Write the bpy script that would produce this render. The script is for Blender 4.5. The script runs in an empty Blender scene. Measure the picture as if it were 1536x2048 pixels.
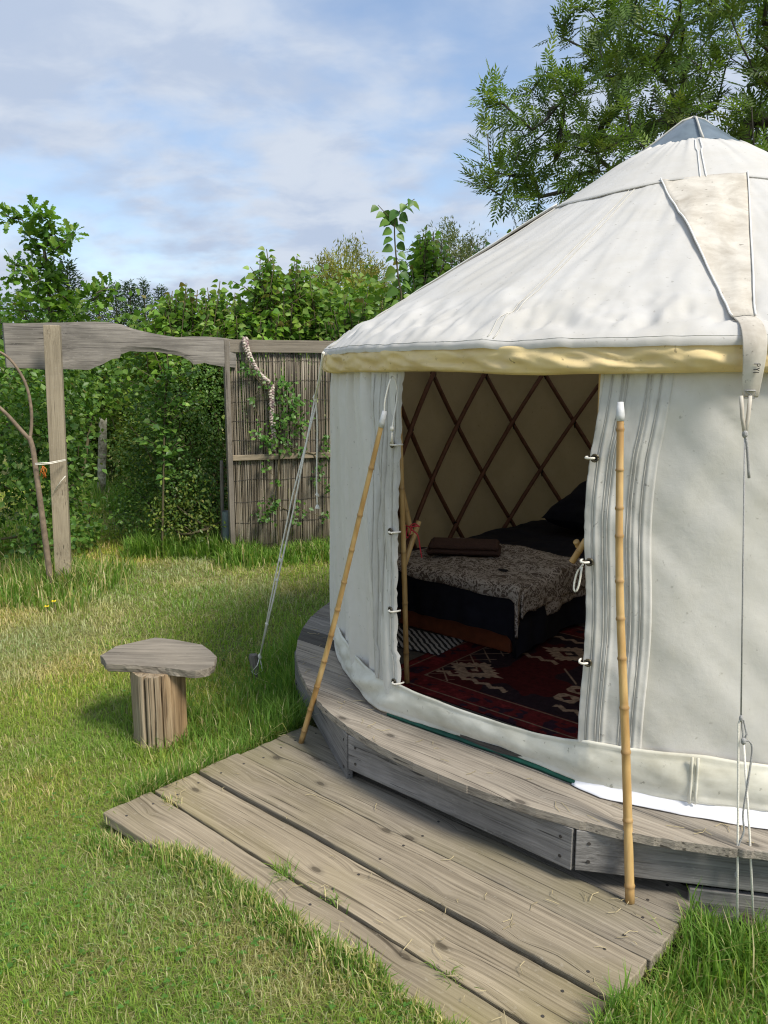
import bpy, math, random
import numpy as np
from mathutils import Vector, Matrix
R_ = math.radians
rng = np.random.default_rng(7)
random.seed(7)
scene = bpy.context.scene
COL = scene.collection

# ------------------------------------------------------------------ camera
FPX, HZ, HEYE = 1580.0, 744.0, 1.70            # focal length in photo pixels, horizon row, eye height
PITCH = math.atan((1024 - HZ) / FPX)
cam = bpy.data.cameras.new('camera')
cam.sensor_fit = 'VERTICAL'; cam.sensor_height = 36.0
cam.lens = FPX * 36.0 / 2048.0
cam.clip_start = 0.05; cam.clip_end = 600
cam_o = bpy.data.objects.new('camera', cam); COL.objects.link(cam_o)
cam_o.location = (0, 0, HEYE); cam_o.rotation_euler = (math.pi / 2 - PITCH, 0, 0)
scene.camera = cam_o

# ------------------------------------------------------------------ light
SUN_EL, SUN_AZ = 50.0, -42.0                    # azimuth: angle of the direction TO the sun from +X (right), towards +Y
sun_dir = Vector((math.cos(R_(SUN_EL)) * math.cos(R_(SUN_AZ)), math.cos(R_(SUN_EL)) * math.sin(R_(SUN_AZ)), math.sin(R_(SUN_EL))))
sl = bpy.data.lights.new('sun', 'SUN'); sl.energy = 2.4; sl.angle = R_(17.0); sl.color = (1.0, 0.935, 0.83)
so = bpy.data.objects.new('sun', sl); COL.objects.link(so)
so.rotation_euler = (-sun_dir).to_track_quat('-Z', 'Y').to_euler(); so.location = (8, -4, 12)

world = bpy.data.worlds.new('World'); scene.world = world
world.use_nodes = True
wt = world.node_tree; wt.nodes.clear()
def wn(t, **k):
    n = wt.nodes.new(t)
    for a, b in k.items(): setattr(n, a, b)
    return n
w_out = wn('ShaderNodeOutputWorld'); w_bg = wn('ShaderNodeBackground')
w_bg.inputs['Strength'].default_value = 0.10
w_sky = wn('ShaderNodeTexSky', sky_type='NISHITA', sun_disc=False)
w_sky.sun_elevation = R_(SUN_EL); w_sky.sun_rotation = R_(90 - SUN_AZ)
w_sky.air_density = 1.0; w_sky.dust_density = 0.25; w_sky.ozone_density = 1.6
w_tc = wn('ShaderNodeTexCoord')
w_sep = wn('ShaderNodeSeparateXYZ'); wt.links.new(w_tc.outputs['Generated'], w_sep.inputs[0])
def wm(op, a, b=None, clamp=False):
    n = wn('ShaderNodeMath', operation=op); n.use_clamp = clamp
    for i, v in enumerate((a, b)):
        if v is None: continue
        if isinstance(v, (int, float)): n.inputs[i].default_value = v
        else: wt.links.new(v, n.inputs[i])
    return n.outputs[0]
zz = wm('MAXIMUM', w_sep.outputs[2], 0.0)
den = wm('ADD', zz, 0.34)
px = wm('DIVIDE', w_sep.outputs[0], den); py = wm('DIVIDE', w_sep.outputs[1], den)
w_cmb = wn('ShaderNodeCombineXYZ'); wt.links.new(px, w_cmb.inputs[0]); wt.links.new(py, w_cmb.inputs[1])
def wnoise(scale, detail, rough, dist, rot, sc, loc=(0, 0, 0)):
    mp = wn('ShaderNodeMapping'); mp.inputs['Rotation'].default_value = (0, 0, R_(rot)); mp.inputs['Scale'].default_value = sc
    mp.inputs['Location'].default_value = loc
    wt.links.new(w_cmb.outputs[0], mp.inputs[0])
    n = wn('ShaderNodeTexNoise'); n.inputs['Scale'].default_value = scale; n.inputs['Detail'].default_value = detail
    n.inputs['Roughness'].default_value = rough; n.inputs['Distortion'].default_value = dist
    wt.links.new(mp.outputs[0], n.inputs['Vector'])
    return n.outputs['Fac']
c1 = wnoise(2.2, 5, 0.5, 0.2, 12, (1.0, 1.1, 1), (3.1, 1.2, 0))
c2 = wnoise(9.0, 4, 0.5, 0.2, 20, (0.9, 1.2, 1), (1.3, 7.7, 0))
cm = wm('ADD', wm('MULTIPLY', c1, 0.72), wm('MULTIPLY', c2, 0.28))
ramp = wn('ShaderNodeMapRange'); ramp.interpolation_type = 'SMOOTHSTEP'
ramp.inputs['From Min'].default_value = 0.35; ramp.inputs['From Max'].default_value = 0.58
ramp.inputs['To Min'].default_value = 0.20; ramp.inputs['To Max'].default_value = 0.97
wt.links.new(cm, ramp.inputs['Value'])
w_mix = wn('ShaderNodeMix', data_type='RGBA')
hzn = wm('POWER', wm('SUBTRACT', 1.0, wm('MINIMUM', zz, 1.0)), 7.0)
wt.links.new(wm('ADD', ramp.outputs[0], wm('MULTIPLY', hzn, 0.42), True), w_mix.inputs['Factor'])
wt.links.new(w_sky.outputs[0], w_mix.inputs[6]); 
c3 = wnoise(5.2, 5, 0.55, 0.3, -8, (1.0, 1.3, 1), (5.2, 2.7, 0))
lump = wn('ShaderNodeMapRange'); lump.interpolation_type = 'SMOOTHSTEP'; lump.inputs['From Min'].default_value = 0.36; lump.inputs['From Max'].default_value = 0.64
wt.links.new(c3, lump.inputs['Value'])
w_cl = wn('ShaderNodeMix', data_type='RGBA'); wt.links.new(lump.outputs[0], w_cl.inputs['Factor'])
w_cl.inputs[6].default_value = (2.68, 3.18, 4.08, 1); w_cl.inputs[7].default_value = (3.50, 3.88, 4.50, 1)
wt.links.new(w_cl.outputs[2], w_mix.inputs[7])
wt.links.new(w_mix.outputs[2], w_bg.inputs['Color']); wt.links.new(w_bg.outputs[0], w_out.inputs['Surface'])

vs = scene.view_settings
vs.view_transform = 'Standard'; vs.look = 'None'; vs.exposure = 0.92; vs.gamma = 1.0; vs.use_curve_mapping = False
scene.cycles.filter_width = 1.15; scene.cycles.max_bounces = 8; scene.cycles.transparent_max_bounces = 8

# ------------------------------------------------------------------ helpers: places
YC = (1.46, 3.99); YROT = R_(-41.6)            # the yurt's centre on the ground and the turn of its door axis
UX = (math.cos(YROT), math.sin(YROT)); NX = (-math.sin(YROT), math.cos(YROT))
def W(u, n, z):                                 # yurt frame -> world
    return Vector((YC[0] + u * UX[0] + n * NX[0], YC[1] + u * UX[1] + n * NX[1], z))
def at(px, py, Y):                              # a point seen at photo pixel (px, py), Y metres ahead
    cp, sp = math.cos(PITCH), math.sin(PITCH)
    u = (px - 768) / FPX; v = (1024 - py) / FPX
    d = (u, cp + v * sp, -sp + v * cp); t = Y / d[1]
    return Vector((d[0] * t, Y, HEYE + d[2] * t))
def gat(px, py, z=0.0):
    cp, sp = math.cos(PITCH), math.sin(PITCH)
    u = (px - 768) / FPX; v = (1024 - py) / FPX
    d = (u, cp + v * sp, -sp + v * cp); t = (z - HEYE) / d[2]
    return Vector((d[0] * t, d[1] * t, z))

# ------------------------------------------------------------------ helpers: noise
_T = np.random.default_rng(3).random((256, 256))
def vn(x, y, seed=0):
    x = np.asarray(x, float) + seed * 17.31; y = np.asarray(y, float) + seed * 9.17
    xi = np.floor(x).astype(int); yi = np.floor(y).astype(int); fx = x - xi; fy = y - yi
    fx = fx * fx * (3 - 2 * fx); fy = fy * fy * (3 - 2 * fy)
    a = _T[xi % 256, yi % 256]; b = _T[(xi + 1) % 256, yi % 256]; c = _T[xi % 256, (yi + 1) % 256]; d = _T[(xi + 1) % 256, (yi + 1) % 256]
    return (a + (b - a) * fx) * (1 - fy) + (c + (d - c) * fx) * fy
def fbm(x, y, seed=0, o=3):
    s = 0; a = 1; t = 0
    for k in range(o):
        s = s + a * vn(np.asarray(x) * 2 ** k, np.asarray(y) * 2 ** k, seed + k); t += a; a *= 0.5
    return s / t - 0.5

# ------------------------------------------------------------------ helpers: objects
def tag(o, label=None, cat=None, group=None, kind=None):
    if label: o['label'] = label
    if cat: o['category'] = cat
    if group: o['group'] = group
    if kind: o['kind'] = kind
    return o
def empty(name, loc=(0, 0, 0), rz=0.0):
    o = bpy.data.objects.new(name, None); COL.objects.link(o); o.location = loc; o.rotation_euler = (0, 0, rz)
    o.empty_display_size = 0.1
    return o
def mk(name, verts, faces, mat, parent=None, smooth=False, loc=None, rz=0.0, mats=None, midx=None):
    me = bpy.data.meshes.new(name)
    me.from_pydata([tuple(v) for v in verts], [], faces)
    if mats:
        for m in mats: me.materials.append(m)
        if midx is not None: me.polygons.foreach_set('material_index', midx)
    elif mat: me.materials.append(mat)
    if smooth: me.polygons.foreach_set('use_smooth', [True] * len(me.polygons))
    me.update()
    o = bpy.data.objects.new(name, me); COL.objects.link(o)
    if parent: o.parent = parent
    if loc is not None: o.location = loc
    o.rotation_euler = (0, 0, rz)
    return o
def place(name, me, parent, M=None):
    o = bpy.data.objects.new(name, me); COL.objects.link(o)
    if parent: o.parent = parent
    if M is not None: o.matrix_basis = M
    return o
def fast(name, V, faces, mat, tint=None, parent=None, smooth=False):
    """V (n,3); faces: list of int arrays (m,k)."""
    me = bpy.data.meshes.new(name)
    nl = sum(f.size for f in faces); nf = sum(len(f) for f in faces)
    me.vertices.add(len(V)); me.vertices.foreach_set('co', np.ascontiguousarray(V, dtype=np.float32).ravel())
    me.loops.add(nl); me.loops.foreach_set('vertex_index', np.concatenate([f.ravel() for f in faces]).astype(np.int32))
    cnt = np.concatenate([np.full(len(f), f.shape[1]) for f in faces])
    st = np.concatenate([[0], np.cumsum(cnt)[:-1]]).astype(np.int32)
    me.polygons.add(nf); me.polygons.foreach_set('loop_start', st)
    if smooth: me.polygons.foreach_set('use_smooth', np.ones(nf, dtype=bool))
    if tint is not None:
        a = me.attributes.new('tint', 'FLOAT_COLOR', 'POINT')
        c = np.ones((len(V), 4), dtype=np.float32); c[:, :3] = tint
        a.data.foreach_set('color', c.ravel())
    me.update(calc_edges=True); me.validate()
    if mat: me.materials.append(mat)
    o = bpy.data.objects.new(name, me); COL.objects.link(o)
    if parent: o.parent = parent
    return o
def grid_faces(nu, nv, wrap=False):
    i = np.arange(nu if wrap else nu - 1)[:, None]; j = np.arange(nv - 1)[None, :]
    a = (i * nv + j).ravel(); b = (((i + 1) % nu) * nv + j).ravel()
    return np.stack([a, b, b + 1, a + 1], 1)
def tube_arr(pts, rad, n=6, caps=True):
    pts = [Vector(p) for p in pts]; k = len(pts)
    if not hasattr(rad, '__len__'): rad = [rad] * k
    V = []; F = []
    ref = Vector((0.31, 0.17, 0.93))
    for i, p in enumerate(pts):
        t = (pts[min(i + 1, k - 1)] - pts[max(i - 1, 0)]).normalized()
        if abs(t.dot(ref)) > 0.95: rr = Vector((1, 0, 0))
        else: rr = ref
        a = t.cross(rr).normalized(); b = t.cross(a)
        for j in range(n):
            an = 2 * math.pi * j / n
            V.append(p + (a * math.cos(an) + b * math.sin(an)) * rad[i])
    for i in range(k - 1):
        for j in range(n):
            F.append((i * n + j, i * n + (j + 1) % n, (i + 1) * n + (j + 1) % n, (i + 1) * n + j))
    if caps:
        F.append(tuple(range(n))[::-1]); F.append(tuple((k - 1) * n + j for j in range(n)))
    return V, F
def tube(name, pts, rad, mat, parent=None, n=6):
    V, F = tube_arr(pts, rad, n)
    return mk(name, V, F, mat, parent, smooth=True)
class MB:
    def __init__(s): s.V = []; s.F = []
    def add(s, V, F):
        b = len(s.V); s.V += [tuple(v) for v in V]; s.F += [tuple(i + b for i in f) for f in F]
    def tube(s, pts, rad, n=6): s.add(*tube_arr(pts, rad, n))
    def box(s, c, d, M=None):
        x, y, z = (q / 2 for q in d)
        V = [Vector(p) for p in ((-x, -y, -z), (x, -y, -z), (x, y, -z), (-x, y, -z), (-x, -y, z), (x, -y, z), (x, y, z), (-x, y, z))]
        if M is not None: V = [M @ v for v in V]
        V = [v + Vector(c) for v in V]
        s.add(V, [(0, 3, 2, 1), (4, 5, 6, 7), (0, 1, 5, 4), (1, 2, 6, 5), (2, 3, 7, 6), (3, 0, 4, 7)])
    def build(s, name, mat, parent=None, smooth=False, **k): return mk(name, s.V, s.F, mat, parent, smooth, **k)
def bevel(o, w=0.003, seg=2):
    m = o.modifiers.new('bevel', 'BEVEL'); m.width = w; m.segments = seg; m.limit_method = 'ANGLE'; m.angle_limit = R_(35)
    return o
def prism(outline, z0, z1):
    n = len(outline)
    V = [(x, y, z0) for x, y in outline] + [(x, y, z1) for x, y in outline]
    F = [tuple(range(n))[::-1], tuple(range(n, 2 * n))] + [(i, (i + 1) % n, n + (i + 1) % n, n + i) for i in range(n)]
    return V, F
def bez(pts, n=24):                             # Catmull-Rom through points
    P = [Vector(p) for p in pts]; P = [P[0] * 2 - P[1]] + P + [P[-1] * 2 - P[-2]]; out = []
    seg = len(P) - 3
    for s in range(seg):
        m = max(2, n // seg)
        for i in range(m + (1 if s == seg - 1 else 0)):
            t = i / m; a, b, c, d = P[s:s + 4]
            out.append(0.5 * ((2 * b) + (c - a) * t + (2 * a - 5 * b + 4 * c - d) * t * t + (3 * b - a - 3 * c + d) * t ** 3))
    return out

# ------------------------------------------------------------------ helpers: materials
class NT:
    def __init__(s, name):
        s.m = bpy.data.materials.new(name); s.m.use_nodes = True; s.t = s.m.node_tree
        s.b = s.t.nodes['Principled BSDF']; s.o = s.t.nodes['Material Output']
    def n(s, t, **k):
        n = s.t.nodes.new(t)
        for a, b in k.items(): setattr(n, a, b)
        return n
    def l(s, a, b): s.t.links.new(a, b)
    def coord(s, scale=(1, 1, 1), rand=True, rot=(0, 0, 0), world=False):
        if world:
            g = s.n('ShaderNodeNewGeometry').outputs['Position']
        else:
            g = s.n('ShaderNodeTexCoord').outputs['Object']
        if rand:
            oi = s.n('ShaderNodeObjectInfo'); v = s.n('ShaderNodeVectorMath', operation='SCALE'); v.inputs[0].default_value = (37.1, 19.7, 11.3)
            s.l(oi.outputs['Random'], v.inputs['Scale']); ad = s.n('ShaderNodeVectorMath', operation='ADD'); s.l(g, ad.inputs[0]); s.l(v.outputs[0], ad.inputs[1]); g = ad.outputs[0]
        mp = s.n('ShaderNodeMapping'); mp.inputs['Scale'].default_value = scale; mp.inputs['Rotation'].default_value = rot
        s.l(g, mp.inputs[0]); return mp.outputs[0]
    def noise(s, vec, scale=1, detail=4, rough=0.55, dist=0.0):
        n = s.n('ShaderNodeTexNoise'); n.inputs['Scale'].default_value = scale; n.inputs['Detail'].default_value = detail
        n.inputs['Roughness'].default_value = rough; n.inputs['Distortion'].default_value = dist; s.l(vec, n.inputs['Vector']); return n.outputs['Fac']
    def ramp(s, fac, stops):
        r = s.n('ShaderNodeValToRGB'); e = r.color_ramp.elements
        while len(e) < len(stops): e.new(0.5)
        for i, (p, c) in enumerate(stops):
            e[i].position = p; e[i].color = (*c, 1) if hasattr(c, '__len__') else (c, c, c, 1)
        s.l(fac, r.inputs[0]); return r.outputs[0]
    def mix(s, fac, a, b, mode='MIX'):
        m = s.n('ShaderNodeMix', data_type='RGBA', blend_type=mode)
        for i, v in ((0, fac), (6, a), (7, b)):
            if isinstance(v, (int, float)): m.inputs[i].default_value = v
            elif isinstance(v, tuple): m.inputs[i].default_value = (*v, 1)
            else: s.l(v, m.inputs[i])
        return m.outputs[2]
    def math(s, op, a, b=0.0, clamp=False):
        m = s.n('ShaderNodeMath', operation=op); m.use_clamp = clamp
        for i, v in enumerate((a, b)):
            if isinstance(v, (int, float)): m.inputs[i].default_value = v
            else: s.l(v, m.inputs[i])
        return m.outputs[0]
    def bump(s, h, strength=0.3, dist=0.01, prev=None):
        b = s.n('ShaderNodeBump'); b.inputs['Strength'].default_value = strength; b.inputs['Distance'].default_value = dist
        s.l(h, b.inputs['Height'])
        if prev is not None: s.l(prev, b.inputs['Normal'])
        return b.outputs[0]
    def fin(s, col=None, rough=0.8, normal=None, spec=0.3):
        if col is not None:
            if isinstance(col, tuple): s.b.inputs['Base Color'].default_value = (*col, 1)
            else: s.l(col, s.b.inputs['Base Color'])
        s.b.inputs['Roughness'].default_value = rough; s.b.inputs['Specular IOR Level'].default_value = spec
        if normal is not None: s.l(normal, s.b.inputs['Normal'])
        return s.m

def wood(name, dark, light, grain=26.0, knots=True, stain=0.5, axis='X', green=0.0, bump=0.5):
    t = NT(name)
    rot = {'X': (0, 0, 0), 'Z': (0, R_(90), 0)}[axis]
    base = t.coord((1, 1, 1), rot=rot)
    # knots bend the grain round them
    mp = t.n('ShaderNodeMapping'); mp.inputs['Scale'].default_value = (2.6, 5.4, 5.4); t.l(base, mp.inputs[0])
    vo = t.n('ShaderNodeTexVoronoi'); vo.voronoi_dimensions = '2D'; vo.inputs['Scale'].default_value = 1.0; vo.inputs['Randomness'].default_value = 1.0; t.l(mp.outputs[0], vo.inputs['Vector'])
    d = vo.outputs['Distance']
    ex = t.math('POWER', 2.718, t.math('MULTIPLY', d, -5.5))
    warp = t.math('MULTIPLY', ex, 0.42 if knots else 0.0)
    def gcoord(sx, sy):
        m2 = t.n('ShaderNodeMapping'); m2.inputs['Scale'].default_value = (sx, sy, sy); t.l(base, m2.inputs[0])
        cb = t.n('ShaderNodeCombineXYZ'); t.l(warp, cb.inputs[1]); sc = t.n('ShaderNodeVectorMath', operation='SCALE'); t.l(cb.outputs[0], sc.inputs[0]); sc.inputs['Scale'].default_value = sy / 14
        a = t.n('ShaderNodeVectorMath', operation='ADD'); t.l(m2.outputs[0], a.inputs[0]); t.l(sc.outputs[0], a.inputs[1]); return a.outputs[0]
    g1 = t.noise(gcoord(0.7, grain * 1.5), 1, 5, 0.65, 0.12)
    g2 = t.noise(gcoord(3.5, grain * 9), 1, 4, 0.65, 0.1)
    g3 = t.noise(gcoord(1.2, grain * 4.2), 1, 3, 0.6, 0.08)
    big = t.noise(t.coord((1.7, 3.4, 3.4), rot=rot), 1, 4, 0.6)
    f = t.math('ADD', t.math('MULTIPLY', g1, 0.28), t.math('ADD', t.math('MULTIPLY', g2, 0.38), t.math('MULTIPLY', g3, 0.34)))
    mid = tuple((a * 0.45 + b * 0.55) for a, b in zip(dark, light))
    col = t.ramp(f, [(0.35, dark), (0.47, mid), (0.59, light)])
    st = t.ramp(big, [(0.38, tuple(0.5 for _ in range(3))), (0.58, (1, 1, 1))])
    col = t.mix(stain, col, st, 'MULTIPLY')
    if green: 
        gm = t.ramp(t.noise(t.coord((1.1, 2, 2), rot=rot), 1.3, 3), [(0.45, 0), (0.7, green)])
        col = t.mix(gm, col, tuple((a * 0.5 + b * 0.5) * k for a, b, k in zip(dark, light, (0.95, 0.98, 0.62))))
    if knots:
        km = t.ramp(d, [(0.045, 0.95), (0.058, 0.45), (0.115, 0.0)])
        # only some cells carry a knot
        pick = t.ramp(vo.outputs['Color'], [(0.54, 0), (0.56, 1)])
        km = t.math('MULTIPLY', t.math('MULTIPLY', km, pick), 0.8)
        col = t.mix(km, col, tuple(c * 0.45 for c in dark))
    # weathering checks: thin dark cracks along the grain, and grey lichen bloom
    ck = t.noise(gcoord(1.6, grain * 3.3), 1, 2, 0.5, 0.1); ckm = t.ramp(ck, [(0.30, 0.75), (0.345, 0.0)])
    col = t.mix(ckm, col, tuple(c * 0.35 for c in dark))
    sp_ = t.ramp(t.noise(t.coord((38, 60, 60), rot=rot), 1, 4, 0.65), [(0.60, 0.0), (0.72, 0.45)])
    col = t.mix(sp_, col, tuple(min(1, (c + l) * 0.62) for c, l in zip(light, (0.22, 0.22, 0.20))))
    oi = t.n('ShaderNodeObjectInfo'); hv = t.n('ShaderNodeHueSaturation'); t.l(col, hv.inputs['Color'])
    t.l(t.math('ADD', 0.84, t.math('MULTIPLY', oi.outputs['Random'], 0.32)), hv.inputs['Value']); t.l(t.math('ADD', 0.75, t.math('MULTIPLY', oi.outputs['Random'], 0.4)), hv.inputs['Saturation']); col = hv.outputs[0]
    hn = t.math('ADD', t.math('MULTIPLY', g2, 0.6), t.math('MULTIPLY', g3, 0.6))
    return t.fin(col, 0.85, t.bump(hn, bump, 0.006), 0.2)

def canvas(name, col, dirt, dirt_amt=0.5, trans=0.0, weave=True, wr=0.5, streak=(3, 3, 3)):
    t = NT(name)
    c = t.coord((1, 1, 1), rand=False)
    n1 = t.noise(t.coord(streak, rand=False), 1.0, 6, 0.62, 0.5)
    n2 = t.noise(c, 17.0, 5, 0.6)
    sp = t.noise(c, 46.0, 3, 0.6)
    f = t.ramp(n1, [(0.42, 0.0), (0.74, dirt_amt)])
    cc = t.mix(f, col, dirt)
    cc = t.mix(t.ramp(n2, [(0.45, 0.0), (0.8, dirt_amt * 0.5)]), cc, dirt)
    cc = t.mix(t.ramp(sp, [(0.66, 0.0), (0.74, dirt_amt)]), cc, tuple(d * 0.55 for d in dirt))
    wrk = t.noise(t.coord((1, 1, 1), rand=False), 6.0, 4, 0.5, 0.2)
    nb = t.bump(wrk, wr * 0.7, 0.010)
    crk = t.noise(t.coord((1, 1, 1), rand=False), 28.0, 6, 0.68, 0.3); nb = t.bump(crk, wr * 0.55, 0.004, nb)
    if weave:
        wv = t.noise(c, 420.0, 1, 0.5); nb = t.bump(wv, 0.12, 0.002, nb)
    m = t.fin(cc, 0.92, nb, 0.10)
    if trans:
        tr = t.n('ShaderNodeBsdfTranslucent'); t.l(cc, tr.inputs['Color'])
        mx = t.n('ShaderNodeMixShader'); mx.inputs[0].default_value = trans
        t.l(t.b.outputs[0], mx.inputs[1]); t.l(tr.outputs[0], mx.inputs[2]); t.l(mx.outputs[0], t.o.inputs['Surface'])
    return m
def leafmat(name, trans=0.35, rough=0.5, var=0.35, back=None, spec=0.35):
    t = NT(name)
    at_ = t.n('ShaderNodeAttribute'); at_.attribute_name = 'tint'
    oi = t.n('ShaderNodeObjectInfo')
    br = t.n('ShaderNodeHueSaturation'); t.l(at_.outputs['Color'], br.inputs['Color'])
    t.l(t.math('ADD', 1 - var / 2, t.math('MULTIPLY', oi.outputs['Random'], var)), br.inputs['Value'])
    c = br.outputs[0]
    t.fin(c, rough, None, spec)
    tr = t.n('ShaderNodeBsdfTranslucent')
    tc = t.mix(1.0, c, (1.5, 1.55, 0.7), 'MULTIPLY'); t.l(tc, tr.inputs['Color'])
    mx = t.n('ShaderNodeMixShader'); mx.inputs[0].default_value = trans
    t.l(t.b.outputs[0], mx.inputs[1]); t.l(tr.outputs[0], mx.inputs[2]); t.l(mx.outputs[0], t.o.inputs['Surface'])
    return t.m
def plain(name, col, rough=0.7, spec=0.3, var=0.25, scale=20, bump=0.15, metal=0.0):
    t = NT(name); n = t.noise(t.coord((1, 1, 1)), scale, 5, 0.6)
    cc = t.ramp(n, [(0.3, tuple(c * (1 - var) for c in col)), (0.7, tuple(min(1, c * (1 + var)) for c in col))])
    t.b.inputs['Metallic'].default_value = metal
    return t.fin(cc, rough, t.bump(n, bump, 0.004), spec)

M = {}
M['deck_wood'] = wood('weathered_deck_wood', (0.11, 0.09, 0.064), (0.37, 0.315, 0.235), green=0.55)
M['plat_wood'] = wood('grey_platform_wood', (0.10, 0.086, 0.070), (0.38, 0.335, 0.275), stain=0.6)
M['fascia_wood'] = wood('grey_fascia_wood', (0.10, 0.094, 0.086), (0.29, 0.275, 0.255), grain=20)
M['dark_wood'] = wood('damp_dark_wood', (0.035, 0.032, 0.028), (0.11, 0.10, 0.085))
M['post_wood'] = wood('pale_post_wood', (0.21, 0.17, 0.115), (0.40, 0.335, 0.235), grain=24, axis='Z', stain=0.35)
M['rail_wood'] = wood('pale_rail_wood', (0.15, 0.125, 0.092), (0.32, 0.27, 0.20), grain=24, stain=0.3)
M['beam_wood'] = wood('old_beam_wood', (0.12, 0.105, 0.09), (0.37, 0.33, 0.275), grain=18, stain=0.75)
M['slab_wood'] = wood('stool_slab_wood', (0.095, 0.080, 0.062), (0.36, 0.315, 0.25), grain=24, knots=False, stain=0.6)
M['stake_wood'] = wood('grey_stake_wood', (0.10, 0.085, 0.07), (0.26, 0.225, 0.18), axis='Z')
M['red_wood'] = plain('red_stained_wood', (0.16, 0.045, 0.018), 0.4)
M['lattice_wood'] = plain('lattice_wood', (0.13, 0.055, 0.030), 0.55)
M['canvas'] = canvas('white_wall_canvas', (0.88, 0.855, 0.79), (0.62, 0.59, 0.47), 0.42, trans=0.26, streak=(2.2, 2.2, 0.7))
M['roof_canvas'] = canvas('white_roof_canvas', (0.71, 0.695, 0.66), (0.56, 0.525, 0.445), 0.45, trans=0.22, wr=0.35)
M['placket_canvas'] = canvas('door_edge_canvas', (0.66, 0.645, 0.60), (0.40, 0.38, 0.33), 0.7, trans=0.05, streak=(9, 9, 1.0))
M['hem_canvas'] = canvas('hem_vinyl', (0.77, 0.75, 0.65), (0.42, 0.39, 0.28), 0.6, trans=0.03, weave=False, wr=0.3, streak=(4, 4, 7))
M['band_canvas'] = canvas('yellow_band_canvas', (0.85, 0.67, 0.34), (0.64, 0.50, 0.30), 0.85, trans=0.05, wr=0.4, streak=(5, 5, 9))
M['strap_canvas'] = canvas('strap_canvas', (0.66, 0.615, 0.53), (0.36, 0.315, 0.25), 0.85, trans=0.03, wr=0.3, streak=(6, 6, 6))
M['lining'] = canvas('inner_lining_canvas', (0.52, 0.42, 0.26), (0.36, 0.28, 0.16), 0.4, trans=0.35)
M['piping'] = plain('cream_piping', (0.80, 0.78, 0.72), 0.7, var=0.06)
M['seam'] = plain('seam_thread', (0.55, 0.53, 0.48), 0.8, var=0.15)
M['vinyl'] = plain('grey_clear_vinyl', (0.13, 0.165, 0.19), 0.3, 0.4, var=0.3, scale=9)
M['white_sheet'] = plain('white_groundsheet', (0.80, 0.80, 0.82), 0.6, var=0.05)
M['green_sheet'] = plain('dark_green_groundsheet', (0.008, 0.07, 0.045), 0.5)
M['cord'] = plain('cream_cord', (0.84, 0.80, 0.70), 0.85, var=0.12, scale=260, bump=0.6)
M['grey_cord'] = plain('grey_flecked_cord', (0.36, 0.355, 0.34), 0.85, var=0.4, scale=320, bump=0.6)
M['brass'] = plain('dull_brass', (0.10, 0.085, 0.055), 0.4, 0.5, metal=0.6)
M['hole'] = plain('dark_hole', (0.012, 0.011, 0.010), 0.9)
M['tape'] = plain('white_tape', (0.62, 0.62, 0.61), 0.5, var=0.12, scale=60)
M['ink'] = plain('black_ink', (0.03, 0.03, 0.03), 0.6)
M['black_cloth'] = plain('black_cotton', (0.010, 0.010, 0.015), 0.85, 0.15)
M['towel'] = plain('brown_towel', (0.085, 0.050, 0.040), 0.95, 0.1, scale=150, bump=0.5)
M['red_cord'] = plain('red_cord', (0.50, 0.03, 0.05), 0.7)
M['orange'] = plain('orange_twine', (0.55, 0.16, 0.03), 0.7)
M['bark'] = plain('grey_brown_bark', (0.085, 0.070, 0.052), 0.9, var=0.45, scale=24, bump=0.6)
M['ash_bark'] = plain('dark_ash_bark', (0.060, 0.054, 0.044), 0.9, var=0.4, scale=20, bump=0.6)
M['branch_bark'] = plain('reddish_branch_bark', (0.20, 0.15, 0.105), 0.8, var=0.35, scale=22, bump=0.5)
M['stem'] = plain('green_brown_stem', (0.10, 0.085, 0.045), 0.8)
M['wire'] = plain('rusty_wire', (0.05, 0.045, 0.04), 0.6)
M['mesh_wire'] = plain('galvanised_netting', (0.10, 0.10, 0.095), 0.5, metal=0.4)
M['guard'] = plain('blue_grey_plastic', (0.16, 0.20, 0.20), 0.6, var=0.2)
M['yellow'] = plain('buttercup_yellow', (0.75, 0.55, 0.02), 0.5)
M['leaf'] = leafmat('leaf_green')
M['leaf_gloss'] = leafmat('leaf_green_glossy', 0.30, 0.42)
M['grass'] = leafmat('grass_blades', 0.42, 0.6, 0.0, spec=0.2)
M['needle'] = leafmat('conifer_sprays', 0.12, 0.6)
# split / lichened / braided ones
t = NT('cracked_stump_wood'); c = t.coord((1, 1, 1), rand=False)
g = t.noise(t.coord((34, 34, 1.2), rand=False), 1, 5, 0.6, 0.6); big = t.noise(t.coord((7, 7, 1.5), rand=False), 1, 4, 0.6)
fine = t.noise(t.coord((110, 110, 5), rand=False), 1, 3, 0.6)
sx = t.n('ShaderNodeSeparateXYZ'); t.l(c, sx.inputs[0])
col = t.ramp(t.math('ADD', t.math('MULTIPLY', g, 0.7), t.math('MULTIPLY', fine, 0.3)), [(0.28, (0.055, 0.040, 0.027)), (0.43, (0.23, 0.172, 0.11)), (0.66, (0.45, 0.37, 0.26))])
br = t.ramp(t.math('ADD', t.math('MULTIPLY', sx.outputs[0], 4.5), big), [(0.55, 0.0), (1.0, 0.7)])
col = t.mix(br, col, t.ramp(g, [(0.3, (0.10, 0.055, 0.024)), (0.65, (0.44, 0.27, 0.125))]))
M['stump'] = t.fin(col, 0.85, t.bump(t.math('ADD', g, t.math('MULTIPLY', fine, 0.4)), 0.8, 0.012), 0.2)
t = NT('lichened_post'); c = t.coord((1, 1, 1), rand=False)
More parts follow.
